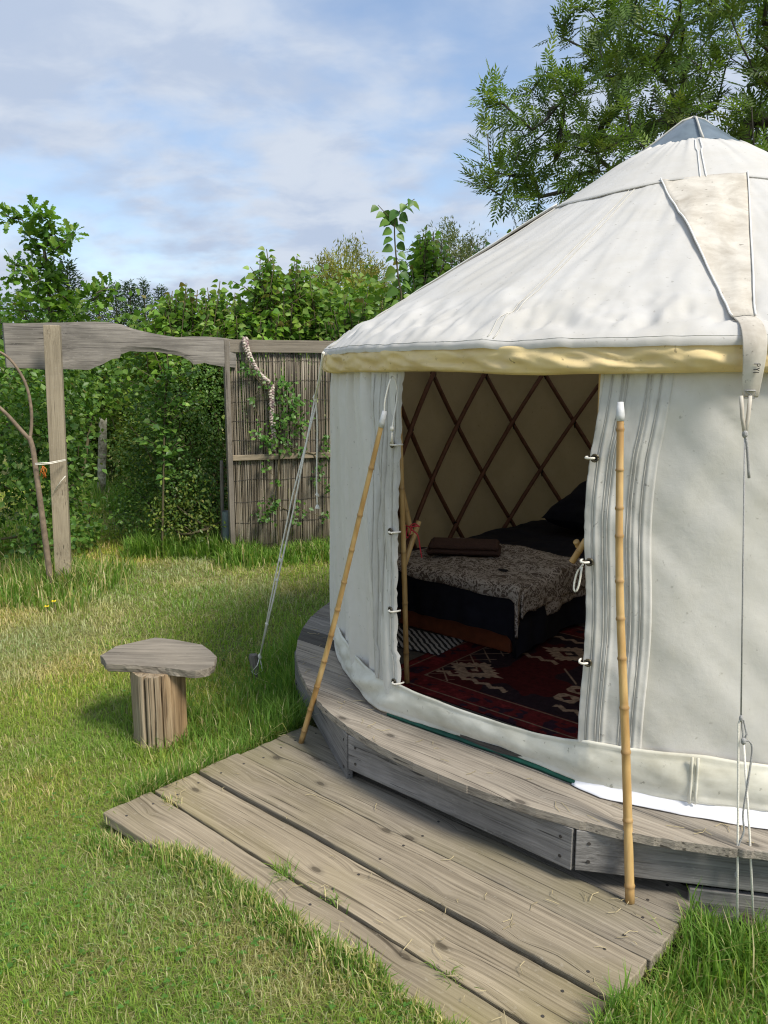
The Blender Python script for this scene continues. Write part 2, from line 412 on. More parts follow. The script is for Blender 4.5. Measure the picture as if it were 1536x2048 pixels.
col = t.ramp(t.noise(c, 14, 5, 0.65), [(0.35, (0.14, 0.125, 0.09)), (0.5, (0.29, 0.27, 0.20)), (0.68, (0.46, 0.46, 0.36))])
M['lichen'] = t.fin(col, 0.95, t.bump(t.noise(c, 30, 4), 0.6, 0.02), 0.1)
t = NT('split_reed'); oi = t.n('ShaderNodeObjectInfo'); c = t.coord((30, 30, 2.2))
n = t.noise(c, 1, 4, 0.6)
a = t.ramp(n, [(0.3, (0.13, 0.105, 0.075)), (0.52, (0.32, 0.275, 0.205)), (0.75, (0.56, 0.51, 0.42))])
b = t.ramp(n, [(0.3, (0.055, 0.044, 0.032)), (0.6, (0.16, 0.13, 0.09)), (0.8, (0.32, 0.28, 0.21))])
M['reed'] = t.fin(t.mix(oi.outputs['Random'], a, b), 0.6, None, 0.35)
t = NT('bamboo'); c = t.coord((25, 25, 3)); n = t.noise(c, 1, 4, 0.6)
at_ = t.n('ShaderNodeAttribute'); at_.attribute_name = 'tint'
col = t.ramp(n, [(0.3, (0.40, 0.225, 0.075)), (0.6, (0.60, 0.40, 0.165)), (0.8, (0.68, 0.50, 0.25))])
col = t.mix(t.math('MULTIPLY', at_.outputs['Fac'], 0.6), col, (0.24, 0.13, 0.05))
M['bamboo'] = t.fin(col, 0.38, None, 0.4)
t = NT('patterned_blanket'); c = t.coord((1, 1, 1), rand=False)
n1 = t.noise(c, 15, 2, 0.5, 1.3); n2 = t.noise(t.coord((1, 1, 1), rand=False, rot=(0.4, 0.2, 1.1)), 24, 1, 0.5, 2.0)
def band(n, w): return t.ramp(t.math('ABSOLUTE', t.math('SUBTRACT', n, 0.5)), [(w, 1.0), (w + 0.018, 0.0)])
pt = t.math('MAXIMUM', band(n1, 0.020), t.math('MULTIPLY', band(n2, 0.030), 0.9))
pt = t.math('MAXIMUM', pt, t.ramp(t.noise(c, 34, 1, 0.5, 0.6), [(0.60, 0.0), (0.63, 0.8)]))
M['blanket'] = t.fin(t.mix(pt, (0.13, 0.10, 0.08), (0.47, 0.41, 0.35)), 0.95, t.bump(t.noise(c, 300, 2), 0.4, 0.002), 0.1)
t = NT('woven_rug'); a_ = t.n('ShaderNodeAttribute'); a_.attribute_name = 'tint'; c = t.coord((1, 1, 1), rand=False)
vv = t.ramp(t.noise(c, 45, 4, 0.6), [(0.3, 0.5), (0.7, 1.15)])
M['rug'] = t.fin(t.mix(1.0, a_.outputs['Color'], vv, 'MULTIPLY'), 0.95, t.bump(t.noise(c, 350, 2), 0.5, 0.003), 0.1)
t = NT('black_white_rug'); c = t.coord((1, 1, 1), rand=False)
wv = t.n('ShaderNodeTexWave'); wv.bands_direction = 'DIAGONAL'; wv.inputs['Scale'].default_value = 16; wv.inputs['Distortion'].default_value = 2.5; t.l(c, wv.inputs['Vector'])
M['bw_rug'] = t.fin(t.ramp(wv.outputs['Fac'], [(0.45, (0.03, 0.03, 0.03)), (0.55, (0.40, 0.38, 0.36))]), 0.95, None, 0.1)
t = NT('braid_cloth'); c = t.coord((1, 1, 1))
M['braid'] = t.fin(t.ramp(t.noise(c, 38, 3, 0.6), [(0.36, (0.27, 0.15, 0.17)), (0.5, (0.50, 0.42, 0.36)), (0.62, (0.66, 0.61, 0.52))]), 0.9, None, 0.15)
t = NT('turf_soil'); g = t.coord((1, 1, 1), rand=False, world=True)
n = t.noise(g, 0.9, 5, 0.6); n2 = t.noise(g, 40, 4, 0.65)
col = t.mix(t.ramp(n2, [(0.35, 0), (0.65, 1)]), t.ramp(n, [(0.35, (0.085, 0.125, 0.026)), (0.6, (0.19, 0.20, 0.06))]), (0.22, 0.195, 0.09))
M['turf'] = t.fin(col, 0.95, t.bump(n2, 0.6, 0.02), 0.1)

# ================================================================== GROUND
gn = 60
gx = np.concatenate([np.linspace(-120, -8, 12), np.linspace(-7.6, 5, 150), np.linspace(6, 120, 12)])
gy = np.concatenate([np.linspace(-40, -1, 6), np.linspace(-0.8, 13, 150), np.linspace(14, 160, 12)])
GX, GY = np.meshgrid(gx, gy, indexing='ij')
def creep(u): return (u > -0.78) * (0.022 + 0.065 * np.clip((u + 0.8) / 0.6, 0, 1) + 0.07 * fbm(u * 4.5, u * 0, 210))
def deck_mask(X, Y):                            # 1 inside deck or platform (kept flat)
    u = (X - YC[0]) * UX[0] + (Y - YC[1]) * UX[1]; n = (X - YC[0]) * NX[0] + (Y - YC[1]) * NX[1]
    return ((u > -1.02) & (u < 0.83) & (n > -2.64 + creep(u)) & (n < -1.3)) | (u * u + n * n < 1.86 ** 2)
def turf_z(X, Y):
    X = np.asarray(X); Y = np.asarray(Y)
    u = (X - YC[0]) * UX[0] + (Y - YC[1]) * UX[1]; n = (X - YC[0]) * NX[0] + (Y - YC[1]) * NX[1]
    du = np.maximum(np.maximum(-0.55 - u, u - 0.85), 0)
    bank = (0.058 + 0.038 * np.clip((u + 0.85) / 0.4, 0, 1)) * np.exp(-(np.maximum(-2.60 - n, 0) / 0.42) ** 2) * np.exp(-(du / 0.35) ** 2) * (n < -2.2)
    dl = np.maximum(-1.0 - u, 0); bank = np.maximum(bank, 0.035 * np.exp(-(dl / 0.2) ** 2) * (n > -2.55) * (n < -1.3) * (u < -0.9))
    return fbm(X * 0.9, Y * 0.9, 5) * 0.04 - 0.010 + bank
GZ = np.where(deck_mask(GX, GY), -0.02, turf_z(GX, GY))
def ground_z(X, Y): return np.where(deck_mask(X, Y), 0.062, turf_z(X, Y))
Vg = np.stack([GX.ravel(), GY.ravel(), GZ.ravel()], 1)
g = fast('ground', Vg, [grid_faces(len(gx), len(gy))], M['turf'], smooth=True)
tag(g, kind='structure')

# ================================================================== PLATFORM
plat = tag(empty('round_platform', W(0, 0, 0), YROT), 'weathered grey round timber platform the white yurt stands on', 'platform')
RP, ZP, TH = 1.915, 0.315, 0.030
edges = [-1.915, -1.67, -1.48, -1.275, -1.125] + [-0.925 + 0.2 * i for i in range(15)] + [1.915]
def plank_piece(outline, z0, z1, mat, parent, name='plank', dz=0.0):
    cx = sum(p[0] for p in outline) / len(outline); cy = sum(p[1] for p in outline) / len(outline)
    V, F = prism([(x - cx, y - cy) for x, y in outline], 0, z1 - z0)
    o = mk(name, V, F, mat, parent, loc=(cx, cy, z0 + dz))
    bevel(o, 0.004, 2)
    return o
for i in range(len(edges) - 1):
    a, b = edges[i] + 0.003, edges[i + 1] - 0.003
    if i == 0: a = -RP + 0.002
    if i == len(edges) - 2: b = RP - 0.002
    ns = 28
    right = []; left = []
    a0_, a1_ = math.asin(max(-1, a / RP)), math.asin(min(1, b / RP))
    for k in range(ns + 1):
        an = a0_ + (a1_ - a0_) * k / ns; n_ = RP * math.sin(an)
        r = RP + 0.004 * math.sin(9 * an) + 0.0025 * random.uniform(-1, 1)
        uu = math.sqrt(max(r * r - n_ * n_, 0.0))
        right.append((uu, n_)); left.append((-uu, n_))
    ol = right + left[::-1]
    # drop doubled points at the pole of the circle
    ol = [p for q, p in enumerate(ol) if q == 0 or (abs(p[0] - ol[q - 1][0]) + abs(p[1] - ol[q - 1][1]) > 1e-4)]
    o = plank_piece(ol, ZP - TH, ZP, M['dark_wood'] if i == 3 else M['plat_wood'], plat, dz=random.uniform(-0.002, 0.002) - (0.004 if i == 3 else 0))
    if i == 3: o['label'] = 'damp blackened plank among the grey ones'
# fascia boards: a twelve-sided skirt
RF = 1.912
for k in range(12):
    a0 = R_(243.4 + 30 * k) - YROT; a1 = a0 + R_(30)
    p0 = Vector((RF * math.cos(a0), RF * math.sin(a0), 0)); p1 = Vector((RF * math.cos(a1), RF * math.sin(a1), 0))
    d = (p1 - p0); L = d.length - 0.006; mid = (p0 + p1) / 2; ang = math.atan2(d.y, d.x)
    rotm = Matrix.Rotation(ang, 3, 'Z')
    bottom = {11: 0.140, 0: 0.146, 10: 0.090}.get(k, 0.10)
    hgt = ZP - TH - 0.002 - bottom
    mb = MB(); mb.box((0, 0, hgt / 2), (L, 0.026, hgt))
    o = mb.build('fascia_board', M['fascia_wood'], plat, loc=(mid.x, mid.y, bottom)); o.rotation_euler = (0, 0, ang)
    bevel(o, 0.0025, 2)
    sc = MB()
    for e in (-1, 1):
        for zq in (0.035, hgt - 0.04):
            c = Vector((e * (L / 2 - 0.04), -0.0135, zq))
            pts = [c, c + Vector((0, -0.002, 0))]
            sc.tube(pts, [0.006, 0.0055], 8)
    sc.build('screw_head', M['wire'], o)['kind'] = 'stuff'
# lower boards right of the step, where the skirt reaches the ground
for a0, a1, r0_, r1_ in ((253.8, 273.4, 1.852, 1.900), (273.4, 303.4, 1.900, 1.900)):
    a0, a1 = R_(a0) - YROT, R_(a1) - YROT
    p0 = Vector((r0_ * math.cos(a0), r0_ * math.sin(a0), 0)); p1 = Vector((r1_ * math.cos(a1), r1_ * math.sin(a1), 0)); d = p1 - p0; mid = (p0 + p1) / 2
    mb = MB(); mb.box((0, 0, 0.065), (d.length - 0.006, 0.020, 0.15)); o = mb.build('fascia_board', M['fascia_wood'], plat, loc=(mid.x, mid.y, -0.012)); o.rotation_euler = (0, 0, math.atan2(d.y, d.x)); bevel(o, 0.0025, 2)
# netting behind the boards
nb = MB(); RNW = 1.765
for k in range(260):
    an = R_(180 + 0.62 * k) - YROT + R_(-10)
    nb.tube([(RNW * math.cos(an), RNW * math.sin(an), 0.02), (RNW * math.cos(an), RNW * math.sin(an), 0.2)], 0.0006, 3)
for zq in (0.04, 0.06, 0.08, 0.10, 0.12, 0.14, 0.16):
    nb.tube([(RNW * math.cos(R_(170 + 2 * k) - YROT), RNW * math.sin(R_(170 + 2 * k) - YROT), zq) for k in range(84)], 0.0006, 3)
o = nb.build('wire_netting', M['mesh_wire'], plat); o['kind'] = 'stuff'
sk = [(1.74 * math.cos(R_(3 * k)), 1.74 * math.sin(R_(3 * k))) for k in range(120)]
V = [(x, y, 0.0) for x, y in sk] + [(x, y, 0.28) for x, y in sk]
mk('crawl_space_shade_sheet', V, [(i, (i + 1) % 120, 120 + (i + 1) % 120, 120 + i) for i in range(120)], M['hole'], plat)  # black sheet painting in the dark of the gap below the boards

# ================================================================== STEP DECK
deck = tag(empty('boarded_step', W(0, 0, 0), YROT), 'low step of long weathered scaffold boards in front of the yurt door', 'step')
dj = [-2.625, -2.421, -2.216, -2.010, -1.806, -1.60]
rt = [0.805, 0.800, 0.815, 0.822, 0.815]; lf = [-1.020, -1.010, -1.000, -0.990, -1.000]
dz = [0.0, 0.003, 0.012, 0.006, 0.0]
for i in range(5):
    a, b = dj[i] + (0.004 if i else 0), dj[i + 1] - (0.006 if i != 1 else 0.009)
    ol = []
    N = 44
    for k in range(N + 1):
        u_ = lf[i] + (rt[i] - lf[i]) * k / N
        ol.append((u_, a + 0.0025 * math.sin(u_ * 7 + i * 2) + random.uniform(-0.0012, 0.0012)))
    for k in range(1, 6): ol.append((rt[i] + random.uniform(-0.003, 0.003), a + (b - a) * k / 6))
    for k in range(N + 1):
        u_ = rt[i] + (lf[i] - rt[i]) * k / N
        ol.append((u_, b + 0.0025 * math.sin(u_ * 6 + i * 3) + random.uniform(-0.0012, 0.0012)))
    for k in range(1, 6): ol.append((lf[i] + random.uniform(-0.004, 0.004), b + (a - b) * k / 6))
    o = plank_piece(ol, 0.045, 0.085, M['deck_wood'], deck, dz=dz[i])
    sc = MB()
    for uu in (lf[i] + 0.09, 0.5 * (lf[i] + rt[i]) + 0.05, rt[i] - 0.10):
        for q in (0.22, 0.78):
            c = Vector((uu + random.uniform(-0.01, 0.01), a + (b - a) * q, 0.085 + dz[i] - 0.002)) - Vector(o.location)
            sc.tube([c, c + Vector((0, 0, 0.003))], 0.005, 8)
    sc.build('screw_head', M['wire'], o)['kind'] = 'stuff'
for uu in (-0.85, -0.1, 0.68):
    mb = MB(); mb.box((uu, -2.10, 0.012), (0.07, 0.98, 0.064)); mb.build('bearer', M['dark_wood'], deck)

# ================================================================== YURT
yurt = tag(empty('yurt', W(0, 0, 0), YROT), 'round white canvas yurt with its door flap open', 'tent')
PHI0 = 41.6                                    # local angle = world angle + PHI0
DL, DR = 256.2, 283.4                          # doorway edges, local degrees
def pol(phi, r, z): return (r * math.cos(R_(phi)), r * math.sin(R_(phi)), z)
RW = 1.70
def dense(a, b, fine0, fine1, s_f=0.22, s_c=2.0):
    out = []; p = a
    while p < b:
        out.append(p); q = p % 360
        p += s_f if (fine0 <= q <= fine1) else s_c
    out.append(b); return np.array(out)
def wall_r(ph, z):
    """radius of the wall cloth with its folds; ph local degrees (numpy), z height"""
    w = ph % 360
    s = np.radians(ph) * RW
    r = RW + 0.0 * z
    left = np.clip((258 - w) / 4, 0, 1) * np.clip((w - 190) / 10, 0, 1)
    right = np.clip((w - 282) / 4, 0, 1)
    h = (z - 0.36) / 1.35
    # left of the door: hanging folds that lean a little to the foot
    sl = s + 0.16 * (h - 0.5)
    fold = (fbm(sl * 16, z * 0.55, 11, 3)) * 0.060 + np.abs(fbm(sl * 8, z * 0.8, 12, 2)) * 0.085
    r = r + left * fold
    # right: long slack creases that run down to the left from the strap
    d1 = s * 0.75 + z * 0.75
    cr = fbm(d1 * 9, (s - z) * 1.0, 21, 3) * 0.017 + fbm(s * 2.3, z * 2.3, 22, 3) * 0.014 - 0.010 * np.abs(fbm(d1 * 5 + 3, (s - z) * 0.9, 26, 2))
    cr = cr + 0.012 * np.maximum(0, fbm(d1 * 15, (s - z) * 2.2, 25, 2)) * np.clip((z - 1.2) / 0.4, 0, 1) * 2
    d2 = s * 0.8 - z * 0.6
    cr = cr + 0.014 * fbm(d2 * 11, (s + z) * 1.2, 28, 2)
    r = r + right * cr
    r = r + 0.006 * fbm(s * 5, z * 5, 31)
    r = r - 0.010 * np.clip((z - 1.6) / 0.1, 0, 1)
    return r
ph = dense(DR + 0.5, 360 + DL - 0.5, 195, 360, 0.25, 2.0)
zs = np.linspace(0.36, 1.765, 64)
PH, ZS = np.meshgrid(ph, zs, indexing='ij')
RR = wall_r(PH, ZS)
Vw = np.stack([RR * np.cos(np.radians(PH)), RR * np.sin(np.radians(PH)), ZS], -1).reshape(-1, 3)
o = fast('wall_canvas', Vw, [grid_faces(len(ph), len(zs))], M['canvas'], parent=yurt, smooth=True)
# inner lining: a second skin behind the lattice
ph = np.linspace(DR + 3, 360 + DL - 3, 170); zs = np.linspace(0.355, 1.74, 24)
PH, ZS = np.meshgrid(ph, zs, indexing='ij'); RR = 1.668 + 0.018 * fbm(np.radians(PH) * 5, ZS * 1.2 + np.radians(PH) * 2, 41) + 0.012 * fbm(np.radians(PH) * 12, ZS * 6, 44)
o = fast('wall_lining', np.stack([RR * np.cos(np.radians(PH)), RR * np.sin(np.radians(PH)), ZS], -1).reshape(-1, 3), [grid_faces(len(ph), len(zs))], M['lining'], parent=yurt, smooth=True)
M['seam_dirt'] = plain('dirty_seam_tape', (0.54, 0.52, 0.47), 0.9)
# door-edge plackets
def edge_l(z): return DL + 0.25 * math.sin(z * 5) + (0.5 if z < 0.6 else 0)
def edge_r(z): return DR + (0.9 * max(0, (z - 1.45) / 0.28)) - 0.35 * math.exp(-((z - 1.3) / 0.25) ** 2) + 0.15 * math.sin(z * 9)
def placket(e_fn, width, sgn, seed, seams, z0, z1, name):
    nz, nw = 70, 60; V = []
    for j in range(nz):
        z = z0 + (z1 - z0) * j / (nz - 1); e = e_fn(z)
        for i in range(nw):
            t = i / (nw - 1); p = e + sgn * width * t
            s = R_(p) * RW
            r = float(wall_r(np.array(p), np.array(z))) + 0.008
            for q in seams: r += -0.004 * math.exp(-((t - q) / 0.018) ** 2) + 0.003 * math.exp(-((t - q - 0.04) / 0.03) ** 2)
            r += 0.005 * float(fbm(s * 22, z * 1.6, seed, 2)) + (0.004 * math.sin(z * 95 + 2 * math.sin(z * 31)) * math.exp(-t / 0.06))
            if t < 0.001: r -= 0.012
            r -= 0.008 * (t > 0.985)
            V.append(pol(p, r, z))
    o = fast(name, np.array(V), [grid_faces(nz, nw)[:, ::-1] if sgn > 0 else grid_faces(nz, nw)], M['placket_canvas'], parent=yurt, smooth=True)
    for q in seams:                              # stitched lines
        i = int(q * (nw - 1)); pts = [Vector(V[j * nw + i]) * 1.0 for j in range(0, nz, 2)]
        pts = [v + Vector((v.x, v.y, 0)).normalized() * 0.0035 for v in pts]
        tube('placket_seam', pts, 0.0015, M['seam_dirt'], o, 4)
    return o
placket(edge_l, 6.6, -1, 51, (0.13, 0.33, 0.45, 0.62, 0.8), 0.455, 1.71, 'door_placket')
placket(edge_r, 7.0, 1, 57, (0.14, 0.30, 0.36, 0.66, 0.71, 0.84), 0.475, 1.71, 'door_placket')
# hem band along the foot, loose across the doorway as a threshold
tb_th = np.array([160, 174, 182, 194, 204, 209, 212, 215, 219, 225, 231, 237, 242, 247, 255, 261, 270, 290]) + PHI0
tb_r = np.array([1.715, 1.722, 1.716, 1.706, 1.716, 1.738, 1.742, 1.712, 1.680, 1.648, 1.638, 1.662, 1.705, 1.708, 1.722, 1.745, 1.745, 1.73])
tb_zb = np.array([.322, .322, .322, .324, .326, .327, .328, .328, .328, .328, .329, .329, .329, .333, .345, .352, .352, .352])
tt_th = np.array([150, 186, 198, 205, 210, 214, 218, 224, 235, 240, 243, 247, 255, 263, 290]) + PHI0
tt_z = np.array([.50, .50, .470, .458, .460, .470, .466, .455, .442, .462, .490, .494, .506, .490, .49])
tt_r = np.array([1.708, 1.708, 1.708, 1.710, 1.712, 1.712, 1.705, 1.672, 1.645, 1.675, 1.712, 1.714, 1.716, 1.716, 1.712])
ph = np.concatenate([np.arange(195, 335, 0.3), np.arange(335, 555, 2.5), [555]])
nv = 18; V = []
for p in ph:
    q = p if p <= 331.6 and p >= 201.6 else 331.0
    rb = np.interp(q, tb_th, tb_r); zb = np.interp(q, tb_th, tb_zb); zt = np.interp(q, tt_th, tt_z); rt_ = np.interp(q, tt_th, tt_r)
    left = np.clip((258 - q) / 6, 0, 1) * np.clip((q - 200) / 20, 0, 1)
    for j in range(nv):
        t = j / (nv - 1); z = zb + (zt - zb) * t; s = R_(p) * RW
        r = rb + (rt_ - rb) * t + 0.022 * math.sin(math.pi * t) * (0.5 + vn(s * 3, 0.3, 61)) + 0.016 * float(fbm(s * 7 + z * 9, z * 11 - s * 3, 62))
        r += left * 0.045 * float(fbm(s * 6 - z * 14, z * 3 + s, 66, 2)) * math.sin(math.pi * t)
        r += 0.006 if (t < 0.1 or t > 0.93) else 0.0
        V.append(pol(p, r, z))
o = fast('hem_band', np.array(V), [grid_faces(len(ph), nv)], M['hem_canvas'], parent=yurt, smooth=True)
mo = o.modifiers.new('thick', 'SOLIDIFY'); mo.thickness = 0.006; mo.offset = -1
for thv in (254.05, 224.0 + 80):
    mb = MB(); p = thv + PHI0
    pts = [pol(p, np.interp(p, tb_th, tb_r) * (1 - t) + np.interp(p, tt_th, tt_r) * t + 0.022, np.interp(p, tb_th, tb_zb) * (1 - t) + np.interp(p, tt_th, tt_z) * t) for t in (0.02, .25, .5, .75, 0.98)]
    for dd in (-0.35, 0.35):
        mb.tube([Vector(q) + Vector(pol(p + 90, 0.012 * dd * 2, 0)) for q in pts], 0.005, 5)
    mb.build('hem_seam', M['hem_canvas'], yurt, smooth=True)
# groundsheets showing under the hem
ph = np.arange(255, 285, 0.5); V = []
for p in ph:
    rb = np.interp(p, tb_th, tb_r)
    k = math.sin(math.pi * np.clip((p - 255) / 29, 0, 1)) ** 0.6
    for dr, z in ((-0.03, .335), (0.003 + 0.010 * k, .331), (0.008 + 0.015 * k, .325), (0.006 + 0.013 * k, .3165), (-0.03, .3165)):
        V.append(pol(p, rb + dr, z))
fast('groundsheet_edge', np.array(V), [grid_faces(len(ph), 5)], M['green_sheet'], parent=yurt, smooth=True)
ph = np.arange(283.0, 345, 0.5); V = []
for p in ph:
    k = np.clip((p - 283.0) / 3.5, 0, 1); rb = np.interp(p, tb_th, tb_r) if p < 331 else 1.73
    for j, (dr, z) in enumerate(((-0.03, .372), (0.0, .358), (0.020, .335), (0.045, .321), (0.065, .3165))):
        V.append(pol(p, rb - 0.012 + dr * (0.45 + 0.55 * k) + 0.006 * float(fbm(p * 0.4, j * 0.4, 71)), z - 0.012 * (1 - k) * (4 - j) / 4 + 0.004 * float(fbm(p * 0.5, j, 72)) + 0.003))
o = fast('groundsheet_flap', np.array(V), [grid_faces(len(ph), 5)], M['white_sheet'], parent=yurt, smooth=True)
mo = o.modifiers.new('thick', 'SOLIDIFY'); mo.thickness = 0.003
# roof
prof_r = np.array([0.24, 0.36, 0.60, 0.95, 1.30, 1.58, 1.685, 1.735, 1.758, 1.763, 1.758])
prof_z = np.array([2.720, 2.652, 2.497, 2.279, 2.075, 1.912, 1.850, 1.817, 1.796, 1.784, 1.774])
def roof_z(r): return float(np.interp(r, prof_r[:9], prof_z[:9]))
arc = np.concatenate([[0], np.cumsum(np.hypot(np.diff(prof_r), np.diff(prof_z)))])
ph = np.concatenate([np.arange(180, 345, 0.33), np.arange(345, 540, 2.5), [540]])
ts = np.concatenate([np.linspace(0, 0.72, 30), np.linspace(0.735, 1, 30)]) * arc[-1]
PH, TS = np.meshgrid(ph, ts, indexing='ij')
PR = np.interp(TS, arc, prof_r); PZ = np.interp(TS, arc, prof_z)
th = np.radians(PH); k = PR / 1.75; edge = np.clip((PR - 1.42) / 0.25, 0, 1)
rip = fbm(th * 9, PR * 1.4, 81, 3) * 0.03 * k + fbm(th * 26, PR * 2.0, 82, 2) * 0.010 * k
rip = rip + fbm(th * 11 + PR * 2.4, PR * 0.8, 87, 3) * 0.034 * np.clip((PR - 0.5) / 0.6, 0, 1)
rip = rip + edge * (0.035 * np.maximum(0, fbm(th * 7 - PR * 2, PR * 5, 88, 2)) - 0.050 * np.abs(fbm(th * 17 + PR * 6, PR * 6 - th * 7, 89, 2)) + fbm(th * 14 + PR * 3.5, PR * 7 - th * 3, 83, 3) * 0.085 + np.abs(fbm(th * 22 - PR * 4, PR * 8 + th * 5, 84, 2)) * -0.022 + 0.010)
sag = -0.004 * np.sin(np.clip((PR - 0.25) / 1.4, 0, 1) * math.pi)
PZ = PZ + rip * (1 - 0.85 * np.clip((PR - 1.66) / 0.09, 0, 1)) + sag
PRr = PR + edge * 0.25 * rip + 0.012 * edge * fbm(th * 5, PR * 0, 86)
Vr = np.stack([PRr * np.cos(th), PRr * np.sin(th), PZ], -1).reshape(-1, 3)
o = fast('roof_canvas', Vr, [grid_faces(len(ph), len(ts))], M['roof_canvas'], parent=yurt, smooth=True)
def on_roof(phi, r, lift=0.004):
    t = R_(phi); i = np.argmin(np.abs(ph - (phi if phi >= 180 else phi + 360)))
    zz_ = np.interp(r, PRr[i], PZ[i]); return Vector((r * math.cos(t), r * math.sin(t), zz_ + lift))
# stitched eave edge strip and radial seams
mb = MB()
hm = int(np.argmin(np.abs(ts - (arc[-1] - 0.030)))); pts = [Vector((PRr[i, hm] * math.cos(th[i, 0]), PRr[i, hm] * math.sin(th[i, 0]), PZ[i, hm] + 0.0005)) for i in range(0, 500, 2)]
mb.tube(pts, 0.0014, 4); mb.build('eave_stitching', M['roof_canvas'], yurt, smooth=True)
for p in (230.4 + PHI0, 191.5 + PHI0, 281 + PHI0):
    mb = MB()
    for dd in (-0.011, 0.011):
        mb.tube([on_roof(p + math.degrees(dd / r), r, 0.002) for r in np.linspace(0.62, 1.745, 60)], 0.0022, 4)
    mb.build('roof_seam', M['seam'], yurt, smooth=True)
# eave band
ph2 = np.concatenate([np.arange(180, 345, 0.4), np.arange(345, 540, 2.5), [540]])
bk = [(1.705, 1.800), (1.738, 1.793), (1.752, 1.781), (1.757, 1.760), (1.759, 1.738), (1.758, 1.716), (1.748, 1.702), (1.730, 1.696), (1.705, 1.699), (1.695, 1.706)]
bt = np.linspace(0, 9, 28); bp = list(zip(np.interp(bt, range(10), [q_[0] for q_ in bk]), np.interp(bt, range(10), [q_[1] for q_ in bk])))
V = []
for p in ph2:
    s = R_(p) * RW
    for j, (r, z) in enumerate(bp):
        e = math.sin(math.pi * j / (len(bp) - 1)) * min(1, max(0, (j - 3) / 5))
        rr = r + 0.007 * e * float(fbm(s * 2.2, z * 55, 97, 2)) + 0.016 * e * float(np.abs(fbm(s * 9 + z * 26, s * 2 - z * 12, 96, 2)) * -2) + e * (0.032 * float(fbm(s * 5 + z * 18, z * 16 - s * 2, 91, 3)) + 0.018 * float(fbm(s * 17 - z * 22, z * 30 + s * 6, 92, 2)))
        zz_ = z + 0.030 * float(fbm(s * 2.2, 0.3, 93)) * (j / 27) + 0.008 * float(fbm(s * 7, 2.3, 94)) * (j / 27)
        V.append(pol(p, rr, zz_))
fast('eave_band', np.array(V), [grid_faces(len(ph2), len(bp))], M['band_canvas'], parent=yurt, smooth=True)
# crown cover, straps
ph3 = np.arange(0, 361, 1.0); cr_ = np.linspace(0.235, 1.0, 16)
STR = [255.9 + PHI0 + 90 * k for k in range(4)]
def strap_off(p): return min(abs((p - s + 180) % 360 - 180) for s in STR)
V = []
for p in ph3:
    d = strap_off(p) / 45.0
    rlow = 0.645 + 0.055 * math.sin(math.pi * np.clip((strap_off(p) - 13) / 32, 0, 1) * 0.5)
    for j, t in enumerate(np.linspace(0, 1, 16)):
        r = 0.235 + (rlow - 0.235) * t
        z = roof_z(r) + 0.006 - 0.004 * t + (0.02 * float(fbm(R_(p) * 13, t * 1.3, 101, 3))) * math.exp(-t * 2.2) + 0.006 * float(fbm(R_(p) * 5, t * 4, 102))
        V.append(pol(p, r + 0.0, z))
o = fast('crown_cover', np.array(V), [grid_faces(len(ph3), 16)[:, ::-1]], M['strap_canvas'] if False else M['roof_canvas'], parent=yurt, smooth=True)
mo = o.modifiers.new('thick', 'SOLIDIFY'); mo.thickness = 0.003
mb = MB(); mb.tube([Vector(V[i * 16 + 15]) + Vector((0, 0, 0.001)) for i in range(len(ph3) - 1)], 0.0014, 5); mb.build('crown_piping', M['roof_canvas'], yurt, smooth=True)
for s0 in STR[:1] + STR[1:]:
    mb = MB()
    for dd in (-0.010, 0.010):
        pts = []
        for r in np.linspace(0.25, 0.64, 14):
            p = s0 - 1.5 + math.degrees(dd / r); i = int(round(p % 360)); t = min(15, int(round((r - 0.235) / 0.41 * 15)))
            q = Vector(V[i * 16 + t]); pts.append(q + Vector((0, 0, 0.003)))
        mb.tube(pts, 0.003, 5)
    mb.build('crown_seam', M['piping'], yurt, smooth=True)
